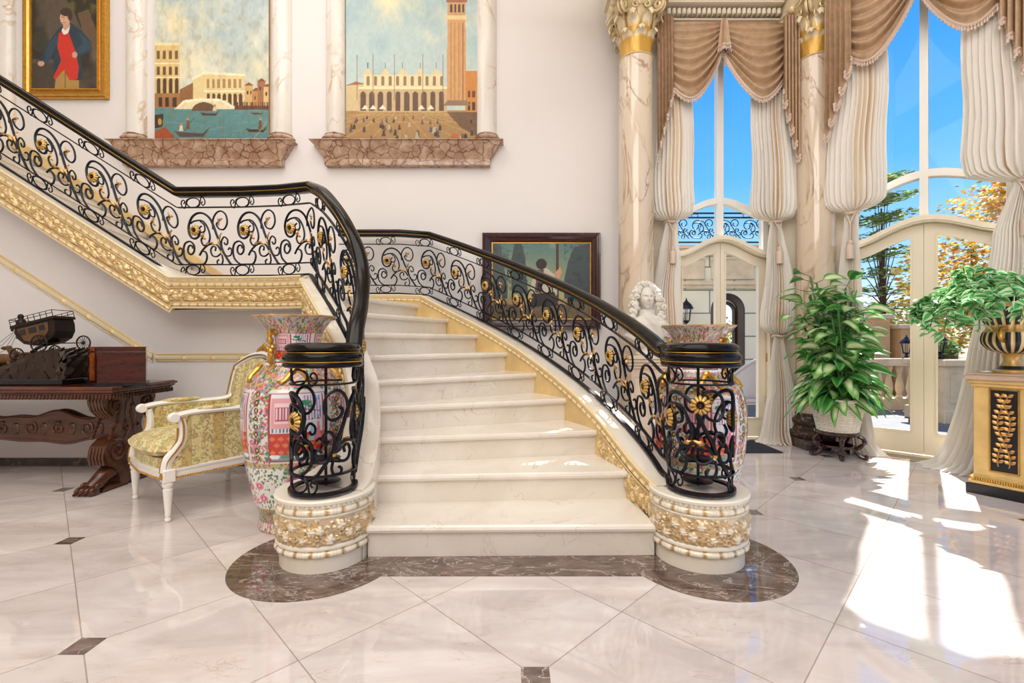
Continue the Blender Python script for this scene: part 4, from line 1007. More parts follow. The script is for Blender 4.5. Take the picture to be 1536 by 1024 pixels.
# ---------------------------------------------------------------- porcelain vases
def vase_paint(nt_,nz_,Hh,seed):
    A=Art(nt_,nz_,0,1.0,1,0); rs=np.random.RandomState(seed); X,Y=A.X,A.Y; A.a[:]=(236,232,228)   # Y = height fraction 1..0
    def flow(n,y0,y1,x0=0,x1=1,cols=None,r=(.004,.009)):
        cols=cols or [(70,140,92),(60,110,70),(196,90,130),(222,130,150),(196,60,60),(180,140,60),(110,160,190)]
        for _ in range(n):
            x=x0+rs.rand()*(x1-x0); y=y0+rs.rand()*(y1-y0); q_=r[0]+rs.rand()*(r[1]-r[0]); A.ell(x,y,q_*.55,q_*.8,cols[rs.randint(len(cols))],.9)
    def band(y0,y1,bg=None,n=300):
        n=int(n*1.8)
        if bg: A.rect(0,y0,1,y1,bg)
        flow(n,y0,y1); 
    def scene(x0,x1,y0,y1):
        w=x1-x0;h=y1-y0; A.rect(x0,y0,x1,y1,(160,60,60)); A.rect(x0+.006,y0+.006,x1-.006,y1-.006,(232,226,230))
        A.rect(x0+.006,y0+h*.10,x1-.006,y0+h*.42,(198,52,38))
        for k in range(7):
            for j in range(3): 
                cx=x0+w*(k+.5+(j%2)*.5)/7; cy=y0+h*(.14+.1*j); A.poly([(cx-.010,cy),(cx,cy+h*.035),(cx+.010,cy),(cx,cy-h*.035)],(222,116,64))
        A.rect(x0+.006,y0+.006,x1-.006,y0+h*.10,(120,160,170)); 
        for k in range(5): A.ell(x0+w*(k+.5)/5,y0+h*.07,w*.09,h*.035,[(236,240,240),(90,150,120)][k%2])
        A.rect(x0+w*.05,y0+h*.5,x0+w*.42,y0+h*.93,(226,160,166)); A.rect(x0+w*.10,y0+h*.56,x0+w*.37,y0+h*.86,(240,206,206)); A.rect(x0+w*.12,y0+h*.60,x0+w*.34,y0+h*.80,(178,70,104))
        for k in range(4): A.rect(x0+w*(.14+.05*k),y0+h*.62,x0+w*(.165+.05*k),y0+h*.78,(236,216,210))
        A.rect(x0+w*.05,y0+h*.42,x0+w*.42,y0+h*.50,(216,220,226)); 
        for k in range(6): A.line(x0+w*(.08+.06*k),y0+h*.43,x0+w*(.08+.06*k),y0+h*.49,.004,(90,100,120))
        A.rect(x0+w*.44,y0+h*.40,x0+w*.48,y1-.008,(190,52,52)); A.rect(x0+w*.90,y0+h*.40,x0+w*.93,y1-.008,(190,52,52))
        for k in range(6): A.line(x0+w*(.62+.05*k),y0+h*.60,x0+w*(.60+.05*k),y0+h*.95,.004,(150,110,170))
        A.ell(x0+w*.62,y0+h*.86,w*.09,h*.04,(52,140,96)); A.ell(x0+w*.70,y0+h*.80,w*.07,h*.03,(52,140,96)); A.line(x0+w*.5,y0+h*.78,x0+w*.86,y0+h*.72,.004,(60,60,60))
        for fx,c in ((.53,(196,150,206)),(.72,(150,196,216)),(.83,(226,130,150))): 
            A.poly([(x0+w*(fx-.02),y0+h*.56),(x0+w*(fx+.02),y0+h*.56),(x0+w*(fx+.05),y0+h*.30),(x0+w*(fx-.05),y0+h*.30)],c); A.ell(x0+w*fx,y0+h*.585,w*.02,h*.022,(240,220,206)); A.ell(x0+w*fx,y0+h*.605,w*.02,h*.014,(30,26,30))
    def blossoms(y0,y1,n,x0=0,x1=1):
        flow(n*34,y0,y1,x0,x1,[(70,130,80),(96,150,96),(50,100,66),(150,160,80)],(.004,.008))
        for _ in range(n):
            x=x0+rs.rand()*(x1-x0); y=y0+(y1-y0)*(.15+.7*rs.rand()); A.ell(x,y,.020,.017,(232,140,164)); A.ell(x,y,.013,.011,(208,84,124)); A.ell(x,y,.005,.005,(246,214,200))
    band(.0,.045,(222,206,190),80)
    for k in range(60): A.line(k/60,.0,k/60,.045,.004,(176,110,104))
    band(.045,.11,(150,150,96),500); blossoms(.05,.11,14)
    A.rect(0,.11,1,.118,(200,150,80)); blossoms(.12,.31,34)
    band(.31,.335,(190,176,120),160); 
    for q_ in range(4):
        x0=q_*.25+.015; band_=.0
        A.rect(q_*.25,.335,q_*.25+.25,.66,(222,216,208)); flow(420,.335,.66,q_*.25,q_*.25+.07)
        for yy in np.arange(.36,.66,.035): A.ell(q_*.25+.030,yy,.008,.011,(30,26,26)); A.ell(q_*.25+.030,yy,.004,.006,(220,180,90))
        scene(x0+.055,x0+.225,.345,.645)
    band(.66,.69,(196,180,120),500); band(.69,.765,(206,200,170),1400)
    for q_ in range(4): scene(q_*.25+.015,q_*.25+.235,.775,.915)
    band(.915,.95,(206,196,150),500); band(.95,1.0,(196,190,180),260)
    A.a=np.clip(A.a,0,255)
    gold=(A.noise(50,60,seed)>.63)&((Y>.66)&(Y<.77)); A.put(gold,(206,160,80))
    return A
M['porc']=vcol('painted_porcelain',.12,.5,coat=.6)
def vase(cx,cy,k,kz,label,rot):
    t=thing('porcelain_vase',(cx,cy,0),label,'vase',group=None)
    prof=[(.205,0),(.215,.012),(.210,.03),(.205,.07),(.215,.12),(.24,.20),(.272,.34),(.298,.50),(.308,.62),(.308,.72),(.300,.80),(.28,.87),(.24,.93),(.20,.97),(.172,1.01),(.155,1.06),(.150,1.10),(.155,1.16),(.172,1.21),(.200,1.25),(.238,1.285),(.240,1.295)]
    pr=cat([(r,z,0) for r,z in prof],12); pr=np.array([(p[0],p[1]) for p in pr]); L=np.concatenate([[0],np.cumsum(np.linalg.norm(np.diff(pr,axis=0),axis=1))]); nz=300; tt=np.linspace(0,L[-1],nz)
    rr_=np.interp(tt,L,pr[:,0])*k; zz=np.interp(tt,L,pr[:,1])*kz; nt_=420; A=vase_paint(nt_,nz,1.3,5)
    rg=A.rgba(); rg=rg[::-1]      # row 0 = bottom
    # colour rows follow height
    hz=zz/(1.295*kz); idx=np.clip((hz*(nz-1)).astype(int),0,nz-1)
    V=np.zeros((nt_,nz,3)); C=np.zeros((nt_,nz,4)); th=np.linspace(0,2*PI,nt_,endpoint=False)+rot
    scal=1+.035*np.cos(10*th)[:,None]*np.clip((hz-.965)/.035,0,1)[None,:]
    V[:,:,0]=cx+np.cos(th)[:,None]*rr_[None,:]*scal; V[:,:,1]=cy+np.sin(th)[:,None]*rr_[None,:]*scal; V[:,:,2]=zz[None,:]
    C[:]=np.transpose(rg[idx],(1,0,2)); C[:,-3:,:]=(*lin((210,166,100)),.6)
    b=MB(); b.grid(V,C,cu=True); b.build('body',M['porc'],t,angle=60)
    b=MB(); b.lathe([(.001,.02),(.19*k,.02),(.19*k,.9*kz*.9),(.14*k,1.06*kz),(.142*k,1.14*kz),(.15*k,1.18*kz),(.172*k,1.225*kz),(.205*k,1.265*kz),(.230*k,1.29*kz),(.239*k,1.2955*kz)],(cx,cy,0),48); b.fixn=True; b.build('lining',pm('glaze_white',(226,220,214),.2),t)
    # gilt lion handles and shoulder dragons
    for a in (rot+PI*.0+.15,rot+PI+.15):
        ca,sa=math.cos(a),math.sin(a); b=MB()
        P=[(.150,1.185),(.185,1.20),(.205,1.17),(.195,1.13),(.18,1.10),(.190,1.06),(.20,1.03),(.175,1.0),(.185,.985)]
        b.tube([(cx+ca*r*k,cy+sa*r*k,z*kz) for r,z,_ in cat([(r,z,0) for r,z in P],4)],[.016+.006*math.sin(i*1.3) for i in range((len(P)-1)*4+1)],8)
        b.ball((cx+ca*.20*k,cy+sa*.20*k,1.19*kz),(.017,.017,.02),8,6); b.ball((cx+ca*.195*k,cy+sa*.195*k,1.075*kz),(.02,.02,.026),8,6)
        b.build('handle',M['gold'],t)
    for a in (rot-.62,rot-.62+PI/2*1.0,rot-.62+PI,rot-.62+PI*1.5):
        b=MB(); P=[]
        for i in range(26):
            u=i/25; aa=a+.42*(u-.5)*2; z=.955-.03*math.sin(u*PI*3)-.05*(2*u-1)**2; r=np.interp(z,[.80,.87,.93,.97,1.01],[.300,.28,.24,.20,.172])+.008; P.append((cx+math.cos(aa)*r*k,cy+math.sin(aa)*r*k,z*kz))
        b.tube(P,[.006+.014*math.sin(PI*i/25)*(.8+.2*math.cos(i*2)) for i in range(26)],7); b.build('gilt_dragon',M['gold'],t)
vase(-1.365,2.95,1.0,1.0,'tall polychrome porcelain floor vase between the armchair and the left newel drum',R(-118))
vase(1.19,2.99,.93,.955,'polychrome porcelain floor vase standing behind the right newel cage',R(-60))
# ---------------------------------------------------------------- bust on pedestal
bx,by=1.29,4.50
t=thing('bust_pedestal',(bx,by,0),'pale marble pedestal under the white bust behind the right railing','pedestal')
b=MB(); b.box(bx-.24,bx+.24,by-.22,by+.22,0,.12,b=.01); b.box(bx-.21,bx+.21,by-.19,by+.19,.12,.16,b=.01); b.box(bx-.18,bx+.18,by-.16,by+.16,.16,.88); b.box(bx-.15,bx+.15,by-.168,by-.158,.22,.80,b=.004)
for z,o_ in ((.88,.02),(.91,.035),(.94,.05),(.97,.065)): b.box(bx-.18-o_,bx+.18+o_,by-.16-o_,by+.16+o_,z,z+.03,b=.006)
b.build('shaft',M['shaft'],t)
t=thing('marble_bust',(bx,by,1.0),'white marble bust of a man in a long curled wig and draped cloak','bust')
M['bust']=pm('carved_white_marble',(224,218,204),.5)
b=MB(); b.lathe([(.001,0),(.10,0),(.105,.02),(.08,.035),(.055,.05),(.06,.075),(.075,.085),(.001,.09)],(bx,by,1.0),28); b.build('socle',M['bust'],t)
# torso with folds
G=[]
for k in range(96):
    a=2*PI*k/96; row=[]
    for j in range(40):
        v=j/39; z=1.08+.36*v
        w=np.interp(v,[0,.12,.35,.62,.80,.90,1.0],[.07,.13,.20,.245,.20,.10,.075]); dd=np.interp(v,[0,.12,.35,.62,.80,.90,1.0],[.05,.08,.12,.135,.12,.085,.07])
        fold=1+.085*math.sin(9*(v*1.9+math.cos(a)*1.25)+1)*(1 if v<.86 else .15)*min(1,v*4)
        row.append((bx+w*math.cos(a)*fold,by+dd*math.sin(a)*fold,z-.05*abs(math.cos(a))**2*(v<.95)*v))
    G.append(row)
b.__init__(); b.grid(G,cu=True); b.build('draped_torso',M['bust'],t,angle=70)
# head
hc=np.array((bx-.005,by-.035,1.545)); G=[]
for i in range(96):
    a=2*PI*i/96; row=[]
    for j in range(73):
        ph=PI*j/72; x=math.sin(ph)*math.cos(a); y=math.sin(ph)*math.sin(a); z=math.cos(ph)
        rx,ry,rz=.072,.090,.112; 
        if z<0: rx*=1-.30*(-z)**1.5; 
        X_,Y_,Z_=x*rx,y*ry,z*rz
        fr=max(0,-y)  # front faces -Y
        g=lambda cx_,cz_,sx_,sz_: math.exp(-((X_-cx_)/sx_)**2-((Z_-cz_)/sz_)**2)
        if fr>.2:
            Y_-=.036*g(0,-.020,.011,.014)+.020*g(0,.008,.008,.030)          # nose
            Y_+=.024*g(.029,.012,.015,.010)+.024*g(-.029,.012,.015,.010)   # sockets
            Y_-=.014*g(.029,.010,.010,.006)+.014*g(-.029,.010,.010,.006)   # eyes
            Y_-=.006*g(.028,.028,.018,.006)+.006*g(-.028,.028,.018,.006)   # brows
            Y_-=.008*g(0,-.052,.018,.005)+.007*g(0,-.064,.014,.005); Y_+=.014*g(0,-.058,.022,.003)
            Y_-=.014*g(0,-.090,.018,.014); Y_-=.006*(g(.035,-.03,.02,.02)+g(-.035,-.03,.02,.02))
        row.append(hc+np.array((X_,Y_,Z_)))
    G.append(row)
b.__init__(); b.grid(G,cu=True); b.lathe([(.055,0),(.05,.06),(.055,.14)],(bx,by-.015,1.36),24); b.build('head',M['bust'],t,angle=80)
# wig: many curls
b.__init__(); rw_=random.Random(5)
def curl(c,r,ax):
    P=[]
    for i in range(14):
        th=i/13*PI*3.2; rr_=r*(1-.62*i/13); P.append((c[0]+ax*rr_*math.cos(th)*.9,c[1]-.010*i/13,c[2]+rr_*math.sin(th)))
    b.tube(P,[.012*(1-.35*i/13) for i in range(14)],6)
b.ball((bx-.005,by+.01,1.57),(.098,.088,.115),20,14)
for k in range(150):
    u=rw_.random(); sd=rw_.choice((-1,1))
    if u<.35:   # crown
        a=rw_.uniform(.25,PI-.25); x=math.cos(a)*.10; z=1.575+math.sin(a)*.10+rw_.uniform(-.02,.02); y=by-.05+rw_.uniform(-.01,.07)
    else:
        h=rw_.random(); x=sd*(.092+.035*math.sin(h*2.6)+rw_.uniform(-.018,.03)); z=1.62-.34*h; y=by-.045-.05*h+rw_.uniform(-.03,.06)
    curl((bx-.005+x,y,z),rw_.uniform(.018,.028),sd)
b.build('wig',M['bust'],t,angle=70)
# ---------------------------------------------------------------- console table
def wood(name,c1,c2,sc,rough,coat,stretch=(1,6,6)):
    t=NT(name); co=t.coord('Object',scale=stretch); n=t.noise(co,sc,6,.6,.6).outputs[0]
    t.base(t.ramp(n,[(.3,L3(c2)),(.7,L3(c1))])); t.b.inputs['Roughness'].default_value=rough; t.b.inputs['Coat Weight'].default_value=coat; t.b.inputs['Coat Roughness'].default_value=.06; return t.m
M['walnut']=wood('carved_walnut',(104,58,32),(44,22,12),5,.3,.25); M['walnut_top']=wood('polished_walnut',(104,50,28),(58,24,14),3,.16,.4,(1,5,5))
tx0,tx1,ty0,ty1=-5.75,-2.95,3.44,4.08
t=thing('console_table',((tx0+tx1)/2,3.76,0),'long dark carved walnut table against the left wall with scroll and paw legs','table')
b=MB(); 
def ring(b,x0,x1,y0,y1,rows):
    V=[]
    for x,y,sx,sy in ((x0,y0,-1,-1),(x1,y0,1,-1),(x1,y1,1,1),(x0,y1,-1,1)): V.append([(x+sx*o_,y+sy*o_,z) for o_,z in rows])
    b.grid(V,cu=True)
ring(b,tx0,tx1,ty0,ty1,[(-.01,.800),(.0,.799),(.014,.790),(.016,.778),(.004,.770),(.0,.758),(-.012,.748),(-.012,.742),(-.03,.742)])
b.box(tx0-.005,tx1+.005,ty0-.005,ty1+.005,.775,.800,b=.004); b.build('tabletop',M['walnut_top'],t,smooth=False)
b=MB(); b.box(tx0+.02,tx1-.02,ty0+.02,ty1-.02,.705,.742)
x=tx0+.02
while x<tx1: 
    b.ball((x,ty0+.014,.722),(.011,.010,.020),6,5); x+=.026
y=ty0+.03
while y<ty1: 
    b.ball((tx1-.014,y,.722),(.010,.011,.020),6,5); y+=.026
o=b.build('apron',M['walnut'],t)
def spir(c,r,turns,d,n=36,r1=.15): 
    return [(c[0]+r*(1-(1-r1)*i/n)*math.cos(d*(i/n*turns*2*PI)+1.2),c[1]+r*(1-(1-r1)*i/n)*math.sin(d*(i/n*turns*2*PI)+1.2)) for i in range(n+1)]
def trestle(xc):
    # the broad slab runs front to back; T maps (y offset, z, thickness)
    b=MB(); yc=3.76
    half=[(.10,.0),(.12,.08),(.16,.14),(.22,.18),(.245,.24),(.235,.31),(.19,.35),(.13,.37),(.10,.42),(.11,.48),(.16,.54),(.22,.59),(.25,.64),(.25,.705),(0,.705)]
    prof=[(p[0],p[1]) for p in cat([(a,c,0) for a,c in half[:-1]],4)]
    poly=[(-a,c) for a,c in prof]+[(a,c) for a,c in prof[::-1]]
    b.prism(poly,lambda a,c,d:(xc+d,yc+a,c+.02),-.065,.065); 
    sl=b.build('leg',M['walnut'],t,smooth=False); lab(sl,'broad carved scroll trestle leg')
    b=MB()
    for sx in (-1,1):
        X=xc+sx*.066
        for sy in (-1,1):
            for c,r,tn,dr in (((.135,.27),.088,1.6,1),((.15,.62),.065,1.5,-1),((.05,.45),.045,1.2,1)):
                b.tube([(X,yc+sy*a,c_+.02) for a,c_ in spir(c,r,tn,dr)],.013,6)
            for k in range(9): b.ball((X,yc+sy*(.205-.012*k),.40+.026*k),(.012,.015,.015),6,5)
            b.tube([(X,yc+sy*a,c_) for a,c_ in ((.02,.70),(.05,.58),(.02,.45),(.06,.36),(.03,.15))],.014,6)
        b.ball((X,yc,.55),(.02,.045,.09),10,8); b.ball((X,yc,.26),(.022,.04,.07),10,8)
    # front & back face scrolls
    for sy in (-1,1):
        for k in range(5): b.tube([(xc-.05+.025*k,yc+sy*(.238),.20+.0),(xc-.05+.025*k,yc+sy*.252,.26),(xc-.05+.025*k,yc+sy*.235,.33)],.011,6)
        for k in range(5): b.tube([(xc-.05+.025*k,yc+sy*(.17),.55),(xc-.05+.025*k,yc+sy*.235,.62),(xc-.05+.025*k,yc+sy*.252,.70)],.011,6)
    b.build('carving',M['walnut'],sl)
    for sy in (-1,1):
        b=MB(); P=cat([(xc,yc+sy*.10,.13),(xc,yc+sy*.17,.12),(xc+.0,yc+sy*.24,.075),(xc,yc+sy*.31,.045)],5)
        b.tube(P,[.062,.062,.062,.06,.06,.058,.056,.055,.054,.053,.052,.05,.048,.045,.042,.035],10)
        for k in range(4):
            xx=xc-.055+.037*k; b.ball((xx,yc+sy*.325,.032),(.021,.045,.032),8,6); b.ball((xx,yc+sy*.285,.062),(.018,.035,.024),8,6); b.ball((xx,yc+sy*.366,.018),(.009,.014,.012),6,5)
        b.box(xc-.07,xc+.07,yc+sy*.02,yc+sy*.26,0,.03,b=.01); b.build('paw_foot',M['walnut'],t)
trestle(-3.13); trestle(-5.45)
b=MB(); top=[];bot=[]
xs=np.linspace(-5.40,-3.19,120)
for x in xs:
    u=(x+4.35)/1.05; top.append((x,.50+.05*abs(math.cos(u*PI*1.5))**2+.03*math.cos(u*9)*math.cos(u*9))); bot.append((x,.37-.03*abs(math.cos(u*PI*1.5))**2-.02*math.cos(u*8)**2))
b.prism(bot+top[::-1],lambda a,c,d:(a,3.76+d,c),-.03,.03)
st_=b.build('stretcher',M['walnut'],t,smooth=False)
b=MB()
for s_ in (-1,1):
    for k in range(9):
        xc=-5.2+k*.225; b.tube([(xc+a,3.76+s_*.031,.44+c) for a,c in spir((0,0),.055,1.5,1 if k%2 else -1)],.010,6); b.ball((xc+.11,3.76+s_*.03,.44),(.03,.014,.05),8,6)
    for off in (.062,-.052): b.tube([(x,3.76+s_*.028,(np.interp(x,[p[0] for p in top],[p[1] for p in top]) if off>0 else np.interp(x,[p[0] for p in bot],[p[1] for p in bot]))) for x in xs],.014,6)
b.build('carving',M['walnut'],st_)
# ---------------------------------------------------------------- stagecoach sculpture
M['bronze']=pm('dark_bronze',(44,34,28),.38,.5,var=9); M['bronze2']=pm('brown_bronze',(120,84,50),.4,.4,var=14); M['rock']=pm('cast_rock',(62,48,38),.35,.4,var=8,bumpn=25)
Yc=3.76; zt_=.800
def PX(px,py,dy=0): x,y,z=at(px,py,Yc); return (x,Yc+dy,z)
t=thing('stagecoach_sculpture',(-4.35,Yc,zt_),'bronze stagecoach drawn by horses on a dark rock base, standing on the walnut table','sculpture')
b=MB(); b.box(at(-150,0,Yc)[0],at(126,0,Yc)[0],Yc-.19,Yc+.16,zt_,zt_+.045,b=.006); b.build('base_slab',pm('black_marble',(26,24,24),.12,var=6),t,smooth=False)
# rock
rs_=np.random.RandomState(2)
prof=[(-150,561),(-60,560),(-20,560),(0,556),(15,551),(35,547),(52,540),(68,531),(82,527),(100,524),(116,524),(122,528),(123,540),(122,566)]
G=[]
for k,(px,py) in enumerate(cat([(a,c,0) for a,c in prof],6),) if False else enumerate([(p[0],p[1]) for p in cat([(a,c,0) for a,c in prof],6)]):
    x,_,z=at(px,py,Yc); row=[]
    for j in range(17):
        a=PI*j/16; zz=zt_+.04+(z-zt_-.04)*min(1,math.sin(a)*1.9); yy=Yc-.02-math.cos(a)*.15; nz_=.012*math.sin(k*1.3+j*1.9)+.010*math.sin(k*.7-j*2.7)
        row.append((x+nz_,yy+nz_,max(zz+nz_*(j not in(0,16)),zt_+.04)))
    G.append(row)
b=MB(); b.grid(G); b.add(G[-1],[tuple(range(17))]); b.build('rock',M['rock'],t,angle=25)
# coach body, tilted
def rotp(px,py,c=(70,495),a=R(-14)): dx,dy=px-c[0],py-c[1]; return (c[0]+dx*math.cos(a)-dy*math.sin(a),c[1]+dx*math.sin(a)+dy*math.cos(a))
body=[(38,492),(40,484),(98,484),(99,492),(97,503),(90,512),(78,516),(60,516),(48,511),(41,502)]
b=MB(); b.prism([rotp(*p) for p in body],lambda a,c,d:PX(a,c,d),-.085,.085)
b.prism([rotp(*p) for p in [(36,481),(100,481),(101,485),(35,485)]],lambda a,c,d:PX(a,c,d),-.095,.095)
cb=b.build('coach_body',M['bronze'],t,smooth=False)
b=MB(); b.prism([rotp(*p) for p in [(44,488),(90,488),(88,500),(80,510),(62,511),(50,506)]],lambda a,c,d:PX(a,c,d),-.089,-.084); b.build('side_panel',M['bronze2'],cb,smooth=False)
for x0,x1 in ((47,55),(60,71),(76,84)):
    b=MB(); b.prism([rotp(*p) for p in [(x0,490),(x1,490),(x1,498),(x0,498)]],lambda a,c,d:PX(a,c,d),-.092,-.0885); b.build('window',M['black'],cb,smooth=False)
b=MB()
for s_ in (-.09,.09):
    for z in (472,476): b.tube([PX(*rotp(x,z),s_) for x in np.linspace(36,100,8)],.0028,5)
    for x in np.linspace(36,100,8): b.tube([PX(*rotp(x,472),s_),PX(*rotp(x,481),s_)],.0028,5)
for x in (36,100): b.tube([PX(*rotp(x,472),s_) for s_ in (-.09,.09)],.0028,5)
b.build('roof_rack',M['bronze'],t)
def wheel(px,py,rp,dy):
    b=MB(); c=PX(px,py,dy); r=rp*Yc/F; P=[(c[0]+r*math.cos(a),c[1],c[2]+r*math.sin(a)) for a in np.linspace(0,2*PI,29)[:-1]]; b.tube(P,.0055,6,closed=True)
    for k in range(14): a=2*PI*k/14; b.tube([c,(c[0]+r*math.cos(a),c[1],c[2]+r*math.sin(a))],.0022,5)
    b.ball(c,(.011,.014,.011),8,6); b.build('wheel',M['bronze'],t)
wheel(79,515,12,-.11); wheel(108,514,10.5,.10); wheel(47,532,10,-.11); wheel(64,528,9.5,.10)
b=MB(); b.tube([PX(79,515,-.11),PX(108,514,.10)],.005,6); b.tube([PX(47,532,-.11),PX(64,528,.1)],.005,6); b.tube([PX(47,528,0),PX(62,519,0),PX(90,512,0)],.012,6); b.tube([PX(40,505,0),PX(30,505,0),PX(26,500,0)],.012,6)
b.build('undercarriage',M['bronze'],t)
b=MB(); b.ball(PX(32,486),(.03,.035,.05),10,8); b.ball(PX(31,475),(.02,.02,.024),8,6); b.tube([PX(31,486,-.02),PX(25,492,-.03),PX(22,496,-.02)],.009,6); b.tube([PX(33,492,0),PX(28,500,0),PX(27,508,0)],.013,6); b.build('driver',M['bronze'],t)
def horse(px,py,dy):
    b=MB(); c=PX(px,py,dy); X,Y,Z=c
    b.ball((X,Y,Z),(.095,.035,.043),12,8); b.ball((X+.07,Y,Z+.003),(.045,.037,.045),10,8); b.ball((X-.07,Y,Z+.0),(.04,.034,.045),10,8)
    b.tube([(X-.08,Y,Z+.01),(X-.12,Y,Z+.05),(X-.15,Y,Z+.085)],[.032,.024,.018],8); b.ball((X-.175,Y,Z+.075),(.035,.014,.016),8,6)
    for lx,ly,k in ((-.08,-.02,-.05),(-.07,.02,-.02),(.07,-.02,.05),(.085,.02,.02)):
        b.tube([(X+lx,Y+ly,Z-.02),(X+lx+k*.6,Y+ly,Z-.07),(X+lx+k*.2,Y+ly,Z-.115),(X+lx+k*.9,Y+ly,Z-.15)],[.018,.011,.008,.009],6)
    b.tube([(X+.105,Y,Z+.015),(X+.14,Y,Z-.01),(X+.15,Y,Z-.05)],[.008,.012,.004],6); b.build('horse',M['bronze2'],t)
horse(18,538,-.07); horse(30,536,.05); horse(-22,546,-.07); horse(-14,544,.05)
b=MB()
for k in range(4): b.tube([PX(25,497,-.02+.01*k),PX(8,515+2*k,-.05+.03*k),PX(-30,528+3*k,-.06+.04*k)],.0018,4)
b.build('reins',M['black'],t)
# ---------------------------------------------------------------- lacquered box
bx0=(-3.385,3.70); 
t=thing('wooden_box',(-3.15,3.70,.8),'glossy dark wooden box with a burl corner on the right end of the walnut table','box',rot=0)
M['lacq']=wood('lacquered_mahogany',(84,30,18),(40,12,10),4,.12,.25,(1,1,7)); M['burl']=wood('burl_wood',(176,96,40),(120,56,20),16,.1,.7,(1,1,1))
def bxc(px0,px1,py0,py1): return at(px0,py0,3.6)[0],at(px1,py0,3.6)[0],at(px0,py1,3.6)[2],at(px0,py0,3.6)[2]
fp=[(-3.29,3.62),(-3.13,3.52),(-2.785,3.55),(-2.97,3.80),(-3.41,3.80)]
b=MB(); b.prism([(x*1.0,y) for x,y in fp],lambda a,c,d:(a,c,d),.820,1.055); b.build('body',M['lacq'],t,smooth=False)
b=MB(); b.prism(fp,lambda a,c,d:(a,c,d),1.058,1.095); b.build('lid',M['lacq'],t,smooth=False)
b=MB(); 
for z0,z1 in ((.835,1.05),(1.062,1.090)):
    A_=np.array(fp[0]);B2=np.array(fp[1]); n_=np.array((-.53,-.85)); p=A_*.78+B2*.22; q2=A_*.22+B2*.78
    b.add([(p[0]+n_[0]*.002,p[1]+n_[1]*.002,z0),(q2[0]+n_[0]*.002,q2[1]+n_[1]*.002,z0),(q2[0]+n_[0]*.002,q2[1]+n_[1]*.002,z1),(p[0]+n_[0]*.002,p[1]+n_[1]*.002,z1)],[(0,1,2,3)])
b.build('burl_panel',M['burl'],t,smooth=False)
cx_,cy_=-3.11,3.67
b=MB(); b.prism([(cx_+(x-cx_)*1.08,cy_+(y-cy_)*1.08) for x,y in fp],lambda a,c,d:(a,c,d),.800,.820); b.build('base',M['black'],t,smooth=False)
# ---------------------------------------------------------------- armchair (local frame: x along the front, y to the back)
def brocade():
    t=NT('brocade_fabric'); co=t.coord('Object'); s=t.node('ShaderNodeSeparateXYZ',inp={'Vector':co}); m=t.math
    w=m('FRACT',m('MULTIPLY',m('ADD',s.outputs[0],m('MULTIPLY',s.outputs[1],.9)),6.2))
    n=t.noise(co,42,3,.5,1.0).outputs[0]; pat=t.ramp(n,[(.49,(0,0,0,1)),(.54,(1,1,1,1))])
    n2=t.noise(co,13,2,.5,.4).outputs[0]; hue=t.ramp(n2,[(.42,L3((150,148,96))),(.5,L3((150,116,84))),(.58,L3((176,150,92)))])
    basec=t.mix(t.ramp(w,[(.0,(0,0,0,1)),(.30,(0,0,0,1)),(.31,(1,1,1,1)),(.97,(1,1,1,1))]),L3((206,182,116)),L3((222,208,150)))
    c=t.mix(m('MULTIPLY',pat,.75),basec,hue)
    ed=t.ramp(m('ABSOLUTE',m('SUBTRACT',w,.31)),[(0,(1,1,1,1)),(.025,(0,0,0,1))]); c=t.mix(m('MULTIPLY',ed,.6),c,L3((150,120,70)))
    t.base(c); t.b.inputs['Roughness'].default_value=.55; t.b.inputs['Sheen Weight'].default_value=.2; t.bump(n,.15,.003); return t.m
M['broc']=brocade(); M['cw']=pm('cream_gesso',(240,236,228),.3,bumpn=60)
rotc=math.atan2(-.615,.789)
t=thing('armchair',(-2.75,3.37,0),'cream and gilt carved armchair upholstered in gold brocade beside the left vase','armchair',rot=rotc)
W_,D_=.74,.64
def bld(b,n,m,p=t,**k): return b.build(n,m,p,world=False,**k)
b=MB(); 
fr=[(-.0,0),(.12,-.025),(.37,-.045),(.62,-.025),(.74,0),(.70,D_),(.04,D_)]
b.prism(fr,lambda a,c,d:(a,c,d),.265,.325); b.prism([(.37+(x-.37)*1.015,.3+(y-.3)*1.02) for x,y in fr],lambda a,c,d:(a,c,d),.315,.328); fm=bld(b,'seat_frame',M['cw'],smooth=False)
b=MB(); 
for i in range(len(fr)):
    a_=np.array(fr[i]);c_=np.array(fr[(i+1)%len(fr)]); L_=np.linalg.norm(c_-a_); n=int(L_/.014)
    for k in range(n): p=a_+(c_-a_)*(k+.5)/n; b.ball((p[0],p[1],.272),(.008,.008,.008),6,4)
bld(b,'gilt_beading',M['gold'],fm)
for x,y,bk in ((.02,.02,0),(.72,.02,0),(.05,D_-.02,1),(.69,D_-.02,1)):
    b=MB(); b.lathe([(.012,0),(.018,.006),(.018,.02),(.012,.028),(.018,.04),(.016,.05),(.022,.12),(.027,.19),(.029,.205),(.022,.212),(.03,.222),(.033,.235),(.030,.25),(.001,.25)],(x,y,0),16); b.box(x-.034,x+.034,y-.034,y+.034,.25,.33,b=.005); lg=bld(b,'leg',M['cw'])
    b=MB(); 
    for k in range(6): a=k*PI/3; b.ball((x+.016*math.cos(a),y-.036,.29+.016*math.sin(a)),(.009,.005,.009),6,4)
    b.ball((x,y-.037,.29),(.007,.006,.007),6,4); bld(b,'rosette',M['gold'],lg)
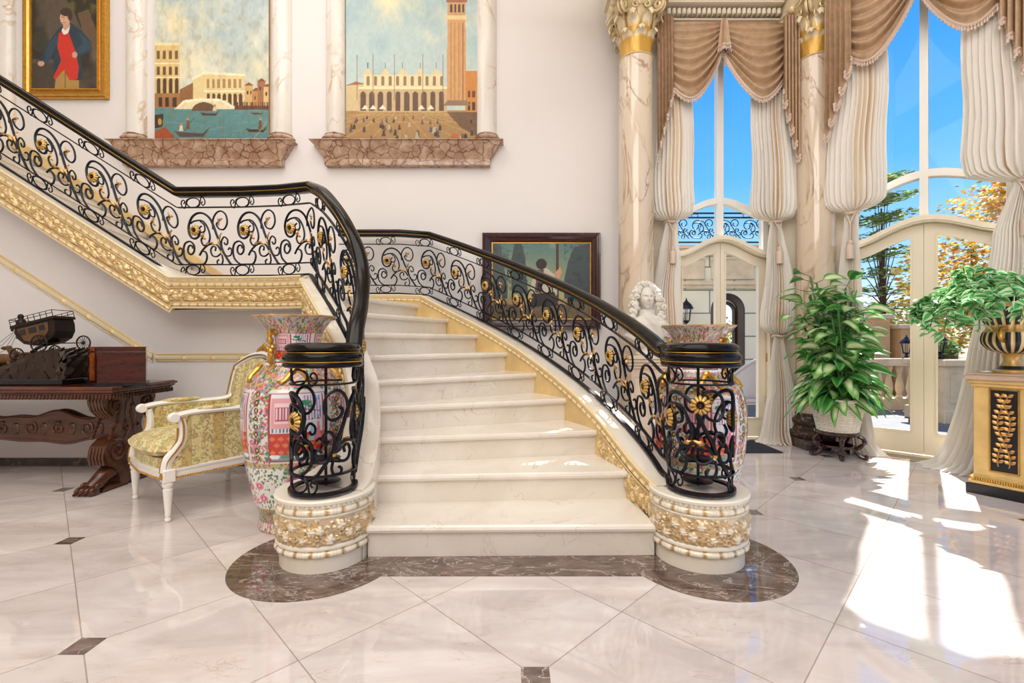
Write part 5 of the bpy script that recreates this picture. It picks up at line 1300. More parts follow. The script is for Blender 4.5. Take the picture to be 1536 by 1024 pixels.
def cushion(x0,x1,y0,y1,z0,z1,bulge,nm,par=t,taper=.02):
    b=MB(); G=[]; nx,ny=26,22
    def sup(u): return 1-abs(2*u-1)**3.2
    for sgn,zz in ((1,z1),(-1,z0)):
        G=[]
        for i in range(nx+1):
            u=i/nx; row=[]
            for j in range(ny+1):
                v=j/ny; e=(sup(u)*sup(v))**.35; zc=(z0+z1)/2
                row.append((x0+(x1-x0)*u+(u-.5)*taper*(-(v-.5)),y0+(y1-y0)*v-.045*math.sin(PI*u)*(1-v),zc+(zz-zc)*e+ (bulge*sup(u)*sup(v) if sgn>0 else 0)))
            G.append(row)
        b.grid(G)
    return bld(b,nm,M['broc'],par,angle=70)
b=MB(); b.prism([(.37+(x-.37)*.97,.3+(y-.3)*.96) for x,y in fr],lambda a,c,d:(a,c,d),.325,.39); bld(b,'seat_base',M['broc'],smooth=False)
cushion(.05,.69,-.03,D_-.06,.375,.50,.035,'seat_cushion')
for sx,x0 in ((1,.03),(-1,.71)):
    b=MB()  # arm: upholstered side panel
    pr=[(.05,.33),(.075,.42),(.115,.50),(.125,.60),(.14,.655),(.60,.665),(.62,.33)]
    b.prism([(a,c) for a,c in pr],lambda a,c,d:(x0+d+sx*.03*(a>.5),a,c),-.018,.018); bld(b,'side_panel',M['broc'],smooth=False)
    b=MB()
    P=cat([(x0,.01,.31),(x0,.02,.38),(x0,.065,.44),(x0,.10,.50),(x0,.105,.58),(x0,.095,.64)],5); b.tube(P,[.034-.012*i/(len(P)-1) for i in range(len(P))],8)
    P=cat([(x0-sx*.0,.05,.655),(x0,.14,.672),(x0,.30,.675),(x0+sx*.01,.46,.67),(x0+sx*.035,.60,.68),(x0+sx*.045,.66,.72)],5); b.tube(P,.026,8,flat=(1.15,.75))
    b.tube([(x0+dx,.052+.026*math.cos(a)*r_,.648+.026*math.sin(a)*r_) for dx in (0,) for a,r_ in [(k*.5,1-.03*k) for k in range(24)]],.012,6); b.lathe([(.001,-.034),(.026,-.034),(.030,-.02),(.030,.02),(.026,.034),(.001,.034)],(0,0,0),16,T=lambda x,y,z:(x0+z,.052+x,.648+y))
    b.tube([(x0,.02,.325),(x0,.35,.318),(x0+sx*.03,.62,.325)],.014,6)
    am=bld(b,'arm',M['cw'])
    b=MB(); b.tube([(q_[0]-sx*.026,q_[1]-.004,q_[2]) for q_ in cat([(x0,.01,.31),(x0,.02,.38),(x0,.065,.44),(x0,.10,.50),(x0,.105,.58),(x0,.095,.64)],5)],.006,6)
    b.tube([(q_[0],q_[1]-.030,q_[2]) for q_ in cat([(x0,.01,.31),(x0,.02,.38),(x0,.065,.44),(x0,.10,.50),(x0,.105,.58)],5)],.006,6); bld(b,'gilt_line',M['gold'],am)
    b=MB(); G=[]
    for i in range(17):
        v=i/16; r_=max(.001,.032*(math.sin(PI*v))**.35); G.append([(x0+sx*.012*v+r_*math.cos(a),.17+.26*v,.69+r_*.62*math.sin(a)) for a in np.linspace(0,2*PI,17)[:-1]])
    b.grid(G,cv=True); bld(b,'arm_pad',M['broc'],am)
# back
def bk(u,z): # u -1..1 across, lean
    ln=.14*(z-.35)/.7; cur=.05*(1-u*u); return (.37+u*.335*(1-.06*(z-.4)), D_-.04+ln+cur-.03, z)
arch=lambda u: .93+.10*(1-abs(u)**2.4)
G=[[ (lambda p:(p[0],p[1]-.02-.03*(1-abs(u)**3)*(math.sin(PI*min(1,v*1.02))),p[2]))(bk(u*.94,.40+(arch(u)-.03-.40)*v)) for v in np.linspace(0,1,20)] for u in np.linspace(-1,1,26)]
b=MB(); b.grid(G); G=[[ (lambda p:(p[0],p[1]+.035,p[2]))(bk(u*.94,.40+(arch(u)-.03-.40)*v)) for v in np.linspace(0,1,6)] for u in np.linspace(-1,1,26)]; b.grid(G); bld(b,'backrest',M['broc'],angle=70)
b=MB(); P=[bk(-1,.33),bk(-1,.5),bk(-1,.7),bk(-1,.86)]+[bk(u,arch(u)) for u in np.linspace(-.97,.97,21)]+[bk(1,.86),bk(1,.7),bk(1,.5),bk(1,.33)]
b.tube(P,.026,8,flat=(.8,1.2)); fm2=bld(b,'back_frame',M['cw'])
b=MB(); b.tube([(p[0],p[1]-.026,p[2]) for p in P],.006,6)
for k in range(9):
    u=-.24+.06*k; p=bk(u,arch(u)+.03+.028*math.cos((k-4)*.4)); b.ball(p,(.024,.018,.024),8,6)
p=bk(0,arch(0)+.055); b.ball(p,(.035,.02,.035),10,8)
for sg in (-1,1): p=bk(sg*.96,.90); b.ball(p,(.022,.022,.03),8,6)
bld(b,'gilt_crest',M['gold'],fm2)
# ---------------------------------------------------------------- doormat
b=MB(); b.box(1.85,2.76,4.74,5.34,.0,.012,b=.005); o=b.build('doormat',pm('dark_mat',(38,42,54),.9,bumpn=300),None,smooth=False); tag(o,'dark rubber-edged doormat in front of the narrow arched door','doormat')
# ---------------------------------------------------------------- houseplant in wicker planter on carved stand
M['leaf']=vcol('variegated_leaf',.28,0,trans=.25,coat=.2); M['stem']=pm('green_stem',(70,120,60),.5); 
def leaf(b,base,d,L,W,droop,seed,pal,fold=.25,n=7):
    d=np.array(d,float); d/=np.linalg.norm(d); side=np.cross(d,(0,0,1.)); ns=np.linalg.norm(side); side=side/ns if ns>1e-3 else np.array((1.,0,0)); up=np.cross(side,d); ro=random.Random(seed*7+1).uniform(-.9,.9); side,up=side*math.cos(ro)+up*math.sin(ro),up*math.cos(ro)-side*math.sin(ro)
    G=[];C=[]; rr=random.Random(seed)
    if pal=='dief' and base[1]+d[1]*L>4.86:
        L=max(.07,min(L,(4.86-base[1])/max(d[1],.3)))
    for i in range(n):
        t=i/(n-1); p=np.array(base)+d*L*t+np.array((0,0,-1.))*droop*L*t*t; w=W*(math.sin(PI*min(1,t**.8)))**.8*.5+ .0008; row=[];cr=[]
        for j in range(-3,4):
            s_=j/3; q_=p+side*w*s_+up*(abs(s_)*w*fold); row.append(q_)
            if pal=='dief': 
                k=abs(s_); c=(232,240,196) if (k<.35 and .12<t<.8) else ((120,186,92) if k<.7 else (26,104,52)); 
                if k>=.4 and rr.random()<.12: c=(130,186,96)
                if seed%3==0 and k<.35: c=(60,130,62)
            elif pal=='ivy': c=(84,180,100) if abs(s_)<.5 else (206,236,186)
            cr.append((*lin(c),0))
        G.append(row);C.append(cr)
    b.grid(G,C)
px_,py_=3.22,4.62
t=thing('plant_stand',(px_,py_,0),'low dark carved wooden stand with scrolled legs under the wicker planter','plant stand')
M['rose']=pm('dark_rosewood',(52,18,24),.2,coat=.5)
b=MB(); b.lathe([(.001,.215),(.17,.215),(.185,.225),(.185,.245),(.175,.252),(.001,.252)],(px_,py_,0),32); b.lathe([(.13,.10),(.15,.10),(.15,.12),(.13,.12),(.13,.10)],(px_,py_,0),32); b.build('top',M['rose'],t)
for k in range(5):
    a=2*PI*k/5+.5; P=cat([(.15,.225),(.205,.20),(.215,.15),(.165,.10),(.155,.06),(.195,.025),(.235,.02),(.24,.05)] and [(r,z,0) for r,z in [(.15,.225),(.205,.20),(.215,.15),(.165,.10),(.155,.06),(.195,.025),(.235,.022),(.24,.05)]],4)
    b=MB(); b.tube([(px_+math.cos(a)*p[0],py_+math.sin(a)*p[0],p[1]) for p in P],.020,8); b.build('leg',M['rose'],t)
t=thing('potted_plant',(px_,py_,.252),'bushy houseplant with cream-and-green leaves in a white wicker planter','houseplant')
M['wick']=pm('white_wicker',(240,234,222),.5)
b=MB(); zz0=.252; n=22
for k in range(17):
    u=k/16; z=zz0+.012+.29*u; r=.165+.06*u; P=[]
    for i in range(88):
        a=2*PI*i/88; rr_=r+.006*math.cos(22*a+PI*k); P.append((px_+rr_*math.cos(a),py_+rr_*math.sin(a),z))
    b.tube(P,.0085,5,closed=True)
for i in range(22):
    a=2*PI*(i+.5)/22; b.tube([(px_+(.163)*math.cos(a),py_+(.163)*math.sin(a),zz0+.005),(px_+.226*math.cos(a),py_+.226*math.sin(a),zz0+.31)],.006,5)
b.tube([(px_+.232*math.cos(a),py_+.232*math.sin(a),zz0+.315) for a in np.linspace(0,2*PI,49)[:-1]],.015,6,closed=True); b.lathe([(.001,0),(.155,0),(.212,.27),(.001,.27)],(px_,py_,zz0+.003),24)
b.build('wicker_basket',M['wick'],t)
b=MB(); fo=MB(); fo.fixn=False; rp_=random.Random(12)
stems=[]
for k in range(15):
    a=rp_.uniform(0,2*PI); r=rp_.uniform(.02,.12); h=rp_.uniform(.55,1.22) if k else 1.28; sp=.30*(1-h/1.5)+.08
    P=cat([(px_+r*math.cos(a),py_+r*math.sin(a),.50),(px_+(r+sp*.4)*math.cos(a),py_+(r+sp*.4)*math.sin(a),.50+h*.5),(px_+(r+sp)*math.cos(a)*.9-.06,py_+(r+sp)*math.sin(a)*.9,.50+h)],8); b.tube(P,.009,6); stems.append((P,a,h))
sd=0
for P,a,h in stems:
    n=24 if h>.9 else 18
    for i in range(n):
        u=.10+.90*i/(n-1); p=P[int(u*(len(P)-1))]; aa=a+i*2.4+rp_.uniform(-.5,.5); el_=rp_.uniform(.0,.55)+.5*(u-.5); sd+=1
        d=(math.cos(aa)*math.cos(el_),math.sin(aa)*math.cos(el_),math.sin(el_)); st_=.10+.05*rp_.random()
        q_=np.array(p)+np.array(d)*st_; b.tube([p,q_],.0035,4); leaf(fo,q_,d,rp_.uniform(.20,.28),rp_.uniform(.10,.14),rp_.uniform(.35,.8),sd,'dief')
for k in range(46):
    a=rp_.uniform(0,2*PI); el_=rp_.uniform(-.1,.5); d=(math.cos(a)*math.cos(el_),math.sin(a)*math.cos(el_),math.sin(el_)); p=np.array((px_+.14*math.cos(a),py_+.14*math.sin(a),.56+rp_.uniform(0,.18))); q_=p+np.array(d)*.08; b.tube([p,q_],.0035,4); leaf(fo,q_,d,rp_.uniform(.22,.28),rp_.uniform(.10,.14),rp_.uniform(.5,1.0),k+900,'dief')
b.build('stems',M['stem'],t); fo.build('foliage',M['leaf'],t,angle=80)
# ---------------------------------------------------------------- pedestal, urn, ivy
p0=np.array((3.43,3.53)); du=np.array((.5,-.866)); nn=np.array((.866,.5)); S=.40
def TP(s,i,z): p=p0+du*s+nn*i; return (p[0],p[1],z)
pc=p0+du*S/2+nn*S/2
M['pgold']=pm('gilded_wood_panel',(238,202,128),.38,.1,var=6)
t=thing('display_pedestal',(pc[0],pc[1],0),'square gilt and black pedestal with a laurel panel carrying the urn, at the right edge','pedestal')
b=MB(); b.box(0,S,0,S,0,.075,T=TP,b=.004); o=b.build('plinth',M['black'],t,smooth=False)
b=MB()
for o_,z0,z1 in ((.012,.075,.10),(.022,.10,.125),(.032,.125,.14),(.035,.14,.80),(.02,.80,.825),(.008,.825,.85)): b.box(o_,S-o_,o_,S-o_,z0,z1,T=TP,b=.003)
b.build('body',M['pgold'],t,smooth=False)
b=MB(); b.box(-.012,S+.012,-.012,S+.012,.85,.885,T=TP,b=.008); b.box(.0,S,0,S,.885,.90,T=TP,b=.004); b.build('top',pm('pink_marble_top',(214,186,164),.2,var=5),t,smooth=False)
def panelface(TF):
    b=MB(); b.box(.13,S-.13,.028,.036,.19,.78,T=TF); pn=b.build('inset_panel',M['black'],t,smooth=False)
    b=MB()
    for (s0,s1,z0,z1) in ((.122,.130,.182,.788),(S-.13,S-.122,.182,.788),(.122,S-.122,.182,.19),(.122,S-.122,.78,.788)): b.box(s0,s1,.024,.034,z0,z1,T=TF)
    for k in range(24):
        s=.04+(S-.08)*(k+.5)/24; b.box(s-.005,s+.005,.008,.024,.102,.122,T=TF)
    b.build('gilt_border',M['gold'],pn,smooth=False)
    b=MB(); m=S/2
    for sg in (-1,1):
        P=[(m+sg*.032*math.cos(z_*11.6),z_) for z_ in np.linspace(.225,.745,40)]
        b.tube([TF(s,.024,z_) for s,z_ in P],.005,5)
        for k in range(2,39,3):
            s,z_=P[k]; 
            for sd_ in (-1,1):
                an=PI/2+sd_*.9; l=.040
                G=[[TF(s+math.cos(an)*l*u-math.sin(an)*.012*math.sin(PI*u)*w,.022-.006*math.sin(PI*u)*(1-abs(w)),z_+math.sin(an)*l*u+math.cos(an)*.012*math.sin(PI*u)*w) for w in (-1,0,1)] for u in np.linspace(0,1,6)]
                b.grid(G)
    b.build('laurel_ornament',M['brass'],pn)
panelface(TP)
panelface(lambda s,i,z:TP(i,S-s,z))
ux,uy=pc
t=thing('urn',(ux,uy,.90),'black and gold fluted urn on the gilt pedestal at the right edge','urn')
prof=[(.105,0),(.105,.02),(.085,.03),(.07,.045),(.06,.06),(.05,.08),(.045,.10),(.055,.13),(.075,.15),(.12,.17),(.155,.21),(.165,.25),(.155,.30),(.135,.33),(.14,.36),(.17,.42),(.215,.47),(.245,.495),(.268,.505),(.268,.515),(.25,.518),(.22,.51)]
pr=np.array([(p[0],p[1]) for p in cat([(a,c,0) for a,c in prof],5)]); nt_=240; V=[];C=[]
for i in range(nt_):
    a=2*PI*i/nt_; row=[];cr=[]
    for r,z in pr:
        fl_=math.cos(20*a); body=(.15<z<.485); k=1+(.035*fl_ if body else (.02*math.cos(40*a) if z>.49 else 0)); row.append((ux+r*k*math.cos(a),uy+r*k*math.sin(a),.90+z))
        if body: c=(26,26,32) if fl_>-.15 else (232,206,150); g=0 if fl_>-.15 else .3
        elif z>=.485 or .055<z<.15 or z<.03: c=(216,176,106); g=.6
        else: c=(26,26,32); g=0
        if .305<z<.355: c=(216,176,106);g=.5
        cr.append((*lin(c),g))
    V.append(row);C.append(cr)
b=MB(); b.grid(V,C,cu=True); b.build('bowl',M['orn'],t,angle=60)
b=MB(); b.lathe([(.001,.495),(.225,.495)],(ux,uy,.90),32); b.build('soil',pm('soil',(50,38,28),.9,bumpn=60),t)
for sg in (0,PI):
    a=sg+.5; b=MB(); P=cat([(.16,.24),(.21,.25),(.24,.29),(.21,.33),(.16,.33)] and [(r,z,0) for r,z in [(.16,.24),(.21,.25),(.24,.29),(.21,.33),(.16,.33)]],4); b.tube([(ux+p[0]*math.cos(a),uy+p[0]*math.sin(a),.90+p[1]) for p in P],.014,7); b.build('handle',M['gold'],t)
t=thing('ivy_plant',(ux,uy,1.40),'trailing variegated green ivy spilling over the rim of the urn','plant')
b=MB(); fo=MB(); fo.fixn=False; r2=random.Random(4)
for k in range(60):
    a=r2.uniform(0,2*PI); 
    if k%3==0: a=r2.uniform(PI*.72,PI*1.22)
    out=r2.uniform(.16,.36) if k%3 else r2.uniform(.40,.60); dr=r2.uniform(-.24,-.06) if k%3 else r2.uniform(.05,.30)
    P=cat([(ux+.08*math.cos(a),uy+.08*math.sin(a),1.41),(ux+out*.55*math.cos(a),uy+out*.55*math.sin(a),1.50+.10*r2.random()),(ux+out*.85*math.cos(a+.1),uy+out*.85*math.sin(a+.1),1.50-dr*.3),(ux+out*math.cos(a+.15),uy+out*math.sin(a+.15),1.46-dr)],7); b.tube(P,.0035,5)
    for i in range(8 if k%3 else 5,len(P)):
        for _ in range(2):
            aa=r2.uniform(0,2*PI); d=(math.cos(aa),math.sin(aa),r2.uniform(-.5,.4)); leaf(fo,P[i],d,r2.uniform(.055,.10),r2.uniform(.045,.07),.3,i+k*31,'ivy',n=5)
b.build('stems',M['stem'],t); fo.build('foliage',M['leaf'],t,angle=80)
# ---------------------------------------------------------------- outside
t_=NT('terrace_stone'); co=t_.coord(); bk_=t_.node('ShaderNodeTexBrick',inp={'Vector':co,'Scale':1.6,'Mortar Size':.006,'Color1':L3((104,108,112)),'Color2':L3((92,96,100)),'Mortar':L3((64,64,66))}); t_.base(bk_.outputs[0]); t_.b.inputs['Roughness'].default_value=.7; M['terr']=t_.m
b=MB(); b.add([(1.5,5.7,-.03),(1.5,40,-.03),(60,40,-.03),(60,-20,-.03),(5.0,-20,-.03),(5.0,4.0,-.03)],[(0,5,4,3,2,1)]); struct(b.build('ground_terrace',M['terr'],smooth=False))
M['stone']=pm('weathered_limestone',(206,186,156),.75,var=5,bumpn=30); M['stone2']=pm('ochre_stucco',(206,160,112),.8,var=3)
M['block']=None
t_=NT('grey_stone_blocks'); mp=t_.coord('Object',rot=(PI/2,0,0)); bk_=t_.node('ShaderNodeTexBrick',inp={'Vector':mp,'Scale':1.0,'Mortar Size':.012,'Brick Width':.9,'Row Height':.42,'Color1':L3((220,212,188)),'Color2':L3((208,202,180)),'Mortar':L3((110,110,104))}); t_.base(bk_.outputs[0]); t_.b.inputs['Roughness'].default_value=.8; M['block']=t_.m
t=thing('balustrade',(6.8,8.1,-.03),'pale stone balustrade with turned balusters on the terrace outside','balustrade')
path=[(5.7,7.9),(6.6,8.1),(7.6,8.0),(8.6,7.5)]
pp=[np.array((p[0],p[1])) for p in cat([(a,c,0) for a,c in path],10)]
def band2(b,z0,z1,w):
    P=np.array(pp); T=np.gradient(P,axis=0); T/=np.linalg.norm(T,axis=1)[:,None]; N=np.stack([T[:,1],-T[:,0]],-1); V=[[(*(p+n*w),z0),(*(p+n*w),z1),(*(p-n*w),z1),(*(p-n*w),z0)] for p,n in zip(P,N)]; b.grid(V,cv=True)
b=MB(); band2(b,.72,.84,.14); b.build('top_rail',M['stone'],t,smooth=False)
b=MB(); band2(b,-.03,.16,.14); b.build('base',M['stone'],t,smooth=False)
bp=[(.05,0),(.05,.04),(.035,.06),(.06,.14),(.062,.20),(.04,.34),(.028,.42),(.045,.45),(.045,.48),(.055,.50),(.055,.56)]
L=np.concatenate([[0],np.cumsum([np.linalg.norm(pp[i+1]-pp[i]) for i in range(len(pp)-1)])]); n=int(L[-1]/.19)
for k in range(n):
    s=(k+.5)*L[-1]/n; x=np.interp(s,L,[p[0] for p in pp]); y=np.interp(s,L,[p[1] for p in pp]); b=MB(); b.lathe(bp,(x,y,.16),12); b.build('baluster',M['stone'],t)
def pier(x0,x1,y0,y1,h,label,mat,cap=.06,name='stone_pier'):
    t=thing(name,((x0+x1)/2,(y0+y1)/2,-.03),label,'stone pier'); b=MB(); b.box(x0-.04,x1+.04,y0-.04,y1+.04,-.03,.16,b=.01); b.box(x0,x1,y0,y1,.16,h-.1); b.box(x0+.08,x1-.08,y0-.012,y0,.26,h-.2,b=.004); b.build('shaft',mat,t,smooth=False)
    b=MB(); b.box(x0-cap,x1+cap,y0-cap,y1+cap,h-.1,h,b=.015); b.build('cap',M['stone'],t,smooth=False)
pier(6.12,6.68,6.6,7.2,.88,'panelled stone pier outside the wide door carrying a lantern and a clipped bush',M['stone'])
pier(7.65,8.1,10.0,10.5,1.72,'taller ochre stucco gate pier outside, left one of the pair',M['stone2']); pier(8.25,8.75,9.9,10.4,1.5,'shorter ochre stucco gate pier outside, right one of the pair',M['stone2'])
b=MB(); b.box(6.7,9.5,6.7,7.0,.66,.80,b=.02); b.box(6.7,9.5,6.75,6.95,-.03,.1); b.box(6.7,9.5,6.8,6.9,.1,.66)
o=b.build('garden_wall',M['stone'],None,smooth=False); tag(o,'low stone parapet running right from the panelled pier outside','parapet')
def lantern(x,y,z,label,k=1):
    t=thing('lantern',(x,y,z),label,'lantern'); b=MB(); b.lathe([(.001,0),(.06*k,0),(.065*k,.01),(.03*k,.03),(.02*k,.07),(.055*k,.09),(.06*k,.10),(.05*k,.105)],(x,y,z),12)
    for i in range(6): a=PI*i/3; b.tube([(x+.05*k*math.cos(a),y+.05*k*math.sin(a),z+.1),(x+.075*k*math.cos(a),y+.075*k*math.sin(a),z+.26)],.005,4)
    b.lathe([(.10*k,.26),(.105*k,.27),(.07*k,.32),(.03*k,.35),(.03*k,.365),(.012*k,.38),(.001,.42)],(x,y,z),12); b.build('cage',M['iron'],t)
    b=MB(); b.lathe([(.045*k,.105),(.068*k,.255)],(x,y,z),12); b.fixn=False; b.build('glass',M['glass'],t)
lantern(6.83,8.08,.84,'small black lantern on the balustrade outside the wide door'); lantern(6.27,6.85,.88,'small black lantern on the panelled stone pier')
M['fol']=vcol('leaf_mass',.6,0,trans=.35)
def leafcloud(b,fn,n,size,cols,seed,flat=.0):
    r=random.Random(seed)
    for k in range(n):
        p=fn(r); s=size*r.uniform(.6,1.3); a,e=r.uniform(0,2*PI),r.uniform(-1.2,1.2)*(1-flat); u=np.array((math.cos(a),math.sin(a),0)); v=np.array((-math.sin(a)*math.sin(e),math.cos(a)*math.sin(e),math.cos(e))); 
        if flat: v=np.array((-math.sin(a),math.cos(a),r.uniform(-.5,.3)))
        c=(*lin(cols[r.randrange(len(cols))]),0); p=np.array(p)
        b.add([p-u*s*.5,p+v*s*.28,p+u*s*.5,p-v*s*.28],[(0,1,2,3)],[c]*4)
def blob(cx,cy,cz,rx,ry,rz,p=.33): 
    def f(r):
        a=r.uniform(0,2*PI); z=r.uniform(-1,1); q_=math.sqrt(1-z*z); k=r.random()**p*(1+.15*math.sin(a*5)*math.cos(z*7)); return (cx+rx*k*q_*math.cos(a),cy+ry*k*q_*math.sin(a),cz+rz*k*z)
    return f
M['bark']=pm('bark',(90,66,48),.9,var=8)
def tree(name,x,y,h,blobs,cols,size,n,label,cat_='tree',z0=-.03,flat=0):
    t=thing(name,(x,y,z0),label,cat_); b=MB(); b.tube([(x,y,z0),(x+.05,y,z0+h*.4),(x-.04,y,z0+h*.8)],[.07,.05,.02] if flat else [.12,.09,.04],8)
    for i,(cx,cy,cz,rx,ry,rz) in enumerate(blobs): b.tube([(x,y,z0+h*.35),((x+cx)/2,(y+cy)/2,(z0+h*.35+cz)/2+.1),(cx,cy,cz)],[.02,.014,.008] if flat else [.05,.035,.015],5)
    b.build('trunk',M['bark'],t); b=MB(); b.fixn=False
    for i,bl in enumerate(blobs): leafcloud(b,blob(*bl),n//len(blobs),size,cols,i+5,flat)
    b.build('foliage',M['fol'],t,smooth=False)
GOLDL=[(236,190,60),(222,160,44),(244,214,110),(200,130,40),(180,160,60),(250,230,150)]; GR=[(150,160,60),(110,130,50),(180,180,80),(80,110,50)]; DG=[(80,120,70),(110,150,80),(140,170,90),(176,190,110)]
tree('autumn_tree',10.9,11.0,4.2,[(10.9,11,3.7,.9,.8,1.1),(10.3,11,2.6,1.3,1,.9),(11.4,11,2.4,1.2,1,1.0),(9.9,10.8,1.6,1.0,.9,.8),(11.4,10.6,4.4,.6,.6,.6)],GOLDL,.13,5200,'golden autumn tree beyond the terrace outside the wide window')
bl=[]
for k in range(9):
    z=1.5+k*.52; w=1.7*(1-k/11); bl+= [(10.8-w*.5,13.5,z,w*.75,.9,.14),(10.8+w*.5,13.8,z+.2,w*.75,.9,.14)]
tree('conifer_tree',10.8,13.6,6.3,bl,DG+GR+[(206,210,120)],.16,5600,'tall green conifer with layered branches beyond the terrace outside',flat=.6)
tree('hedge_bush',11.6,16,2.4,[(10.5,16,1.2,2.4,1,1.2),(13.8,16,1.4,2.2,1,1.3),(8.6,15.5,1.0,1.6,1,1.0)],GR+GOLDL[:3],.18,3600,'yellow-green shrubs growing behind the stone piers outside','shrub')
tree('clipped_bush',6.48,6.95,.3,[(6.48,6.95,1.02,.15,.15,.14)],DG,.05,900,'small clipped dark green bush on the panelled stone pier','shrub',z0=.88)
# neighbouring building seen through the narrow door
t=thing('garden_building',(3.6,8.6,-.03),'grey stone building with a dark arched doorway seen through the narrow door','building')
xa0,xa1=3.74,4.12
def bigwall(b):
    zt=2.75; y0,y1=8.5,8.9; n=14
    b.box(1.8,xa0-.08,y0,y1,-.03,zt); b.box(xa1+.08,6.2,y0,y1,-.03,zt)
    m=(xa0+xa1)/2; rr_=(xa1-xa0)/2+.08
    for k in range(n):
        a0=PI*k/n;a1=PI*(k+1)/n; p=[(m+rr_*math.cos(a0),1.70+rr_*math.sin(a0)),(m+rr_*math.cos(a1),1.70+rr_*math.sin(a1))]
        b.prism([p[0],p[1],(p[1][0],zt),(p[0][0],zt)],lambda a,c,d:(a,d,c),y0,y1)
b=MB(); bigwall(b); b.build('wall',M['block'],t,smooth=False)
b=MB(); 
for z0,z1,o_ in ((2.10,2.16,.06),(2.16,2.22,.10),(2.68,2.80,.12),(2.80,2.86,.18)): b.box(1.8,6.2,8.5-o_,8.5,z0,z1)
b.box(3.62,4.4,8.46,8.5,2.26,2.62,b=.01); b.box(2.5,3.5,8.46,8.5,2.26,2.62,b=.01); b.build('cornice',M['stone'],t,smooth=False)
b=MB(); m=(xa0+xa1)/2; 
P=[(m+.27*math.cos(a),8.56,1.70+.27*math.sin(a)) for a in np.linspace(0,PI,17)]; P=[(m+.27,8.56,0)]+P+[(m-.27,8.56,0)]
b.tube(P,.085,6,flat=(1,1)); P=[(m+.17*math.cos(a),8.62,1.68+.17*math.sin(a)) for a in np.linspace(0,PI,17)]; P=[(m+.17,8.62,0)]+P+[(m-.17,8.62,0)]; b.tube(P,.035,6); b.build('door_surround',pm('dark_bronze_frame',(48,32,28),.4),t)
b=MB(); 
for z in (2.93,3.38,3.46): b.box(1.9,6.1,8.50,8.53,z,z+.025)
PB=MB()
for k in range(9):
    u0=2.2+k*.47
    for pts,r in PAN: b.tube([(u0+x*.47/342,8.515,3.02+(max(min(y,212),-64)+64)*.00128) for x,y,_ in cat([(x,y,0) for x,y in pts],3)],.009,4)
    E,S1,S2=bord(0); b.tube([(u0+x*.47/342,8.515,3.43+y*.0013) for x,y in E],.006,4,closed=True)
b.build('balcony_railing',M['iron'],t)
t=thing('wall_lantern',(3.07,8.42,1.6),'black wall lantern on the grey stone building outside the narrow door','lantern')
x,y,z=3.10,8.30,1.45
b=MB(); b.lathe([(.001,0),(.03,.01),(.06,.05),(.045,.06)],(x,y,z),10)
for i in range(6): a=PI*i/3; b.tube([(x+.06*math.cos(a),y+.06*math.sin(a),z+.05),(x+.085*math.cos(a),y+.085*math.sin(a),z+.26)],.006,4)
b.lathe([(.12,.26),(.12,.28),(.09,.34),(.04,.39),(.02,.41),(.001,.47)],(x,y,z),12); b.tube([(x,8.5,z-.25),(x+.02,8.42,z-.22),(x+.05,8.34,z-.12),(x,8.30,z+.0)],.012,6); b.tube([(x,8.49,z-.35),(x,8.49,z+.05)],.02,6); b.build('cage',M['iron'],t)
b=MB(); b.fixn=False; b.lathe([(.055,.06),(.08,.255)],(x,y,z),12); b.build('glass',M['glass'],t)
tree('garden_shrub',4.3,11.5,1.6,[(4.2,11.5,1.0,1.3,.8,.9),(6.2,12,.9,1.2,.8,.9)],GR+[(210,200,80)],.11,3000,'yellow-green shrub seen through the arched doorway outside','shrub')
# wicker chairs
M['gw']=pm('grey_wicker',(150,150,158),.6,bumpn=220)
def wchair(x,y,rot,label):
    t=thing('wicker_chair',(x,y,-.03),label,'patio chair',rot=rot)
    G=[]
    for k in range(33):
        a=-.15*PI+1.3*PI*k/32; up=.60+.33*max(0,math.sin((a)))**1.2; G.append([(.30*math.cos(a)*(1+.1*v),.27*math.sin(a)*(1+.22*v),.36+(up-.36)*v) for v in np.linspace(0,1,8)])
    b=MB(); b.grid(G); o=b.build('back_shell',M['gw'],t,world=False); md=o.modifiers.new('thick','SOLIDIFY'); md.thickness=.02
    b=MB(); b.tube([g[-1] for g in G],.022,8); b.build('arm_rail',M['gw'],t,world=False)
    b=MB(); b.lathe([(.001,.30),(.28,.30),(.30,.33),(.28,.37),(.001,.37)],(0,0,0),24); b.build('seat',M['gw'],t,world=False)
    b=MB(); b.lathe([(.001,.37),(.25,.37),(.27,.41),(.25,.45),(.001,.46)],(0,-.01,0),24); b.build('cushion',pm('blue_grey_cushion',(150,162,180),.8),t,world=False)
    for ax,ay in ((-.2,-.2),(.2,-.2),(-.2,.2),(.2,.2)): b=MB(); b.tube([(ax*1.1,ay*1.1,0),(ax,ay,.31)],.018,8); b.build('leg',M['gw'],t,world=False)
wchair(3.35,6.75,R(200),'grey wicker tub chair just outside the narrow door'); 
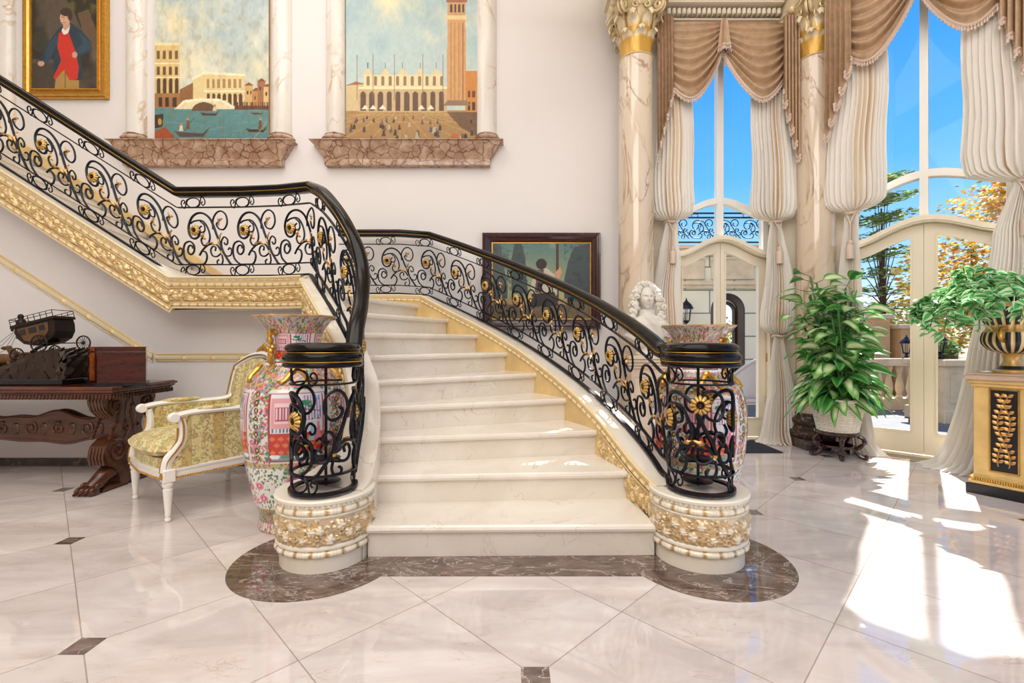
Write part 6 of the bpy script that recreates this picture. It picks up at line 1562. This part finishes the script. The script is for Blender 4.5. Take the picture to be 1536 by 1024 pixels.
# ---------------------------------------------------------------- camera, light
cam=bpy.data.cameras.new('camera'); cam.sensor_width=36; cam.lens=36*700/1536; co=bpy.data.objects.new('camera',cam); COL.objects.link(co)
co.location=(0,0,H0); co.rotation_euler=(PI/2,0,0); SC.camera=co; cam.clip_start=.05; cam.clip_end=400
w=bpy.data.worlds.new('sky'); SC.world=w; w.use_nodes=True; nt=w.node_tree; bg=nt.nodes['Background']
tc=nt.nodes.new('ShaderNodeTexCoord'); sp=nt.nodes.new('ShaderNodeSeparateXYZ'); nt.links.new(tc.outputs['Generated'],sp.inputs[0])
rp=nt.nodes.new('ShaderNodeValToRGB'); nt.links.new(sp.outputs[2],rp.inputs[0]); el=rp.color_ramp.elements
for p,c in ((.0,(255,252,246)),(.04,(236,246,255)),(.12,(160,210,246)),(.30,(92,172,240)),(.55,(44,136,228)),(1.0,(30,110,210))):
    e=el[0] if p==0 else (el[-1] if p==1.0 else el.new(p)); e.position=p; e.color=L3(c)
nt.links.new(rp.outputs[0],bg.inputs[0]); bg.inputs[1].default_value=.95
def area(name,loc,size,power,color,rot,shape='RECTANGLE'):
    l=bpy.data.lights.new(name,'AREA'); l.shape=shape; l.size=size[0]; l.size_y=size[1]; l.energy=power; l.color=color
    o=bpy.data.objects.new(name,l); COL.objects.link(o); o.location=loc; o.rotation_euler=rot; return o
area('fill_overhead',(-1.5,1.0,7.1),(6,5),185,(1,.98,.955),(0,0,0))  # added overhead fill to brighten the room, no real lamp here
area('fill_behind_camera',(-1.0,-2.8,5.2),(5,3),135,(1,.985,.965),(R(55),0,0))  # unseen fill added behind the camera, aimed at the stairs
area('fill_upper_flight',(-3.2,4.9,7.0),(5,1),22,(1,.95,.9),(0,0,0))  # weak fill added above the upper flight, not a fitting of the hall
s=bpy.data.lights.new('sun','SUN'); s.energy=8; s.angle=R(.6); s.color=(1,.96,.9); so_=bpy.data.objects.new('sun',s); COL.objects.link(so_)
az=R(41); elv=R(50); d=Vector((math.sin(az)*math.cos(elv),math.cos(az)*math.cos(elv),math.sin(elv))); so_.rotation_euler=d.to_track_quat('Z','Y').to_euler()
SC.view_settings.view_transform='Standard'; SC.view_settings.look='None'; SC.view_settings.exposure=0.54; SC.view_settings.gamma=1
SC.cycles.use_denoising=True; SC.cycles.max_bounces=8; SC.cycles.transparent_max_bounces=16; SC.cycles.caustics_reflective=False; SC.cycles.caustics_refractive=False
SC.cycles.sample_clamp_indirect=6
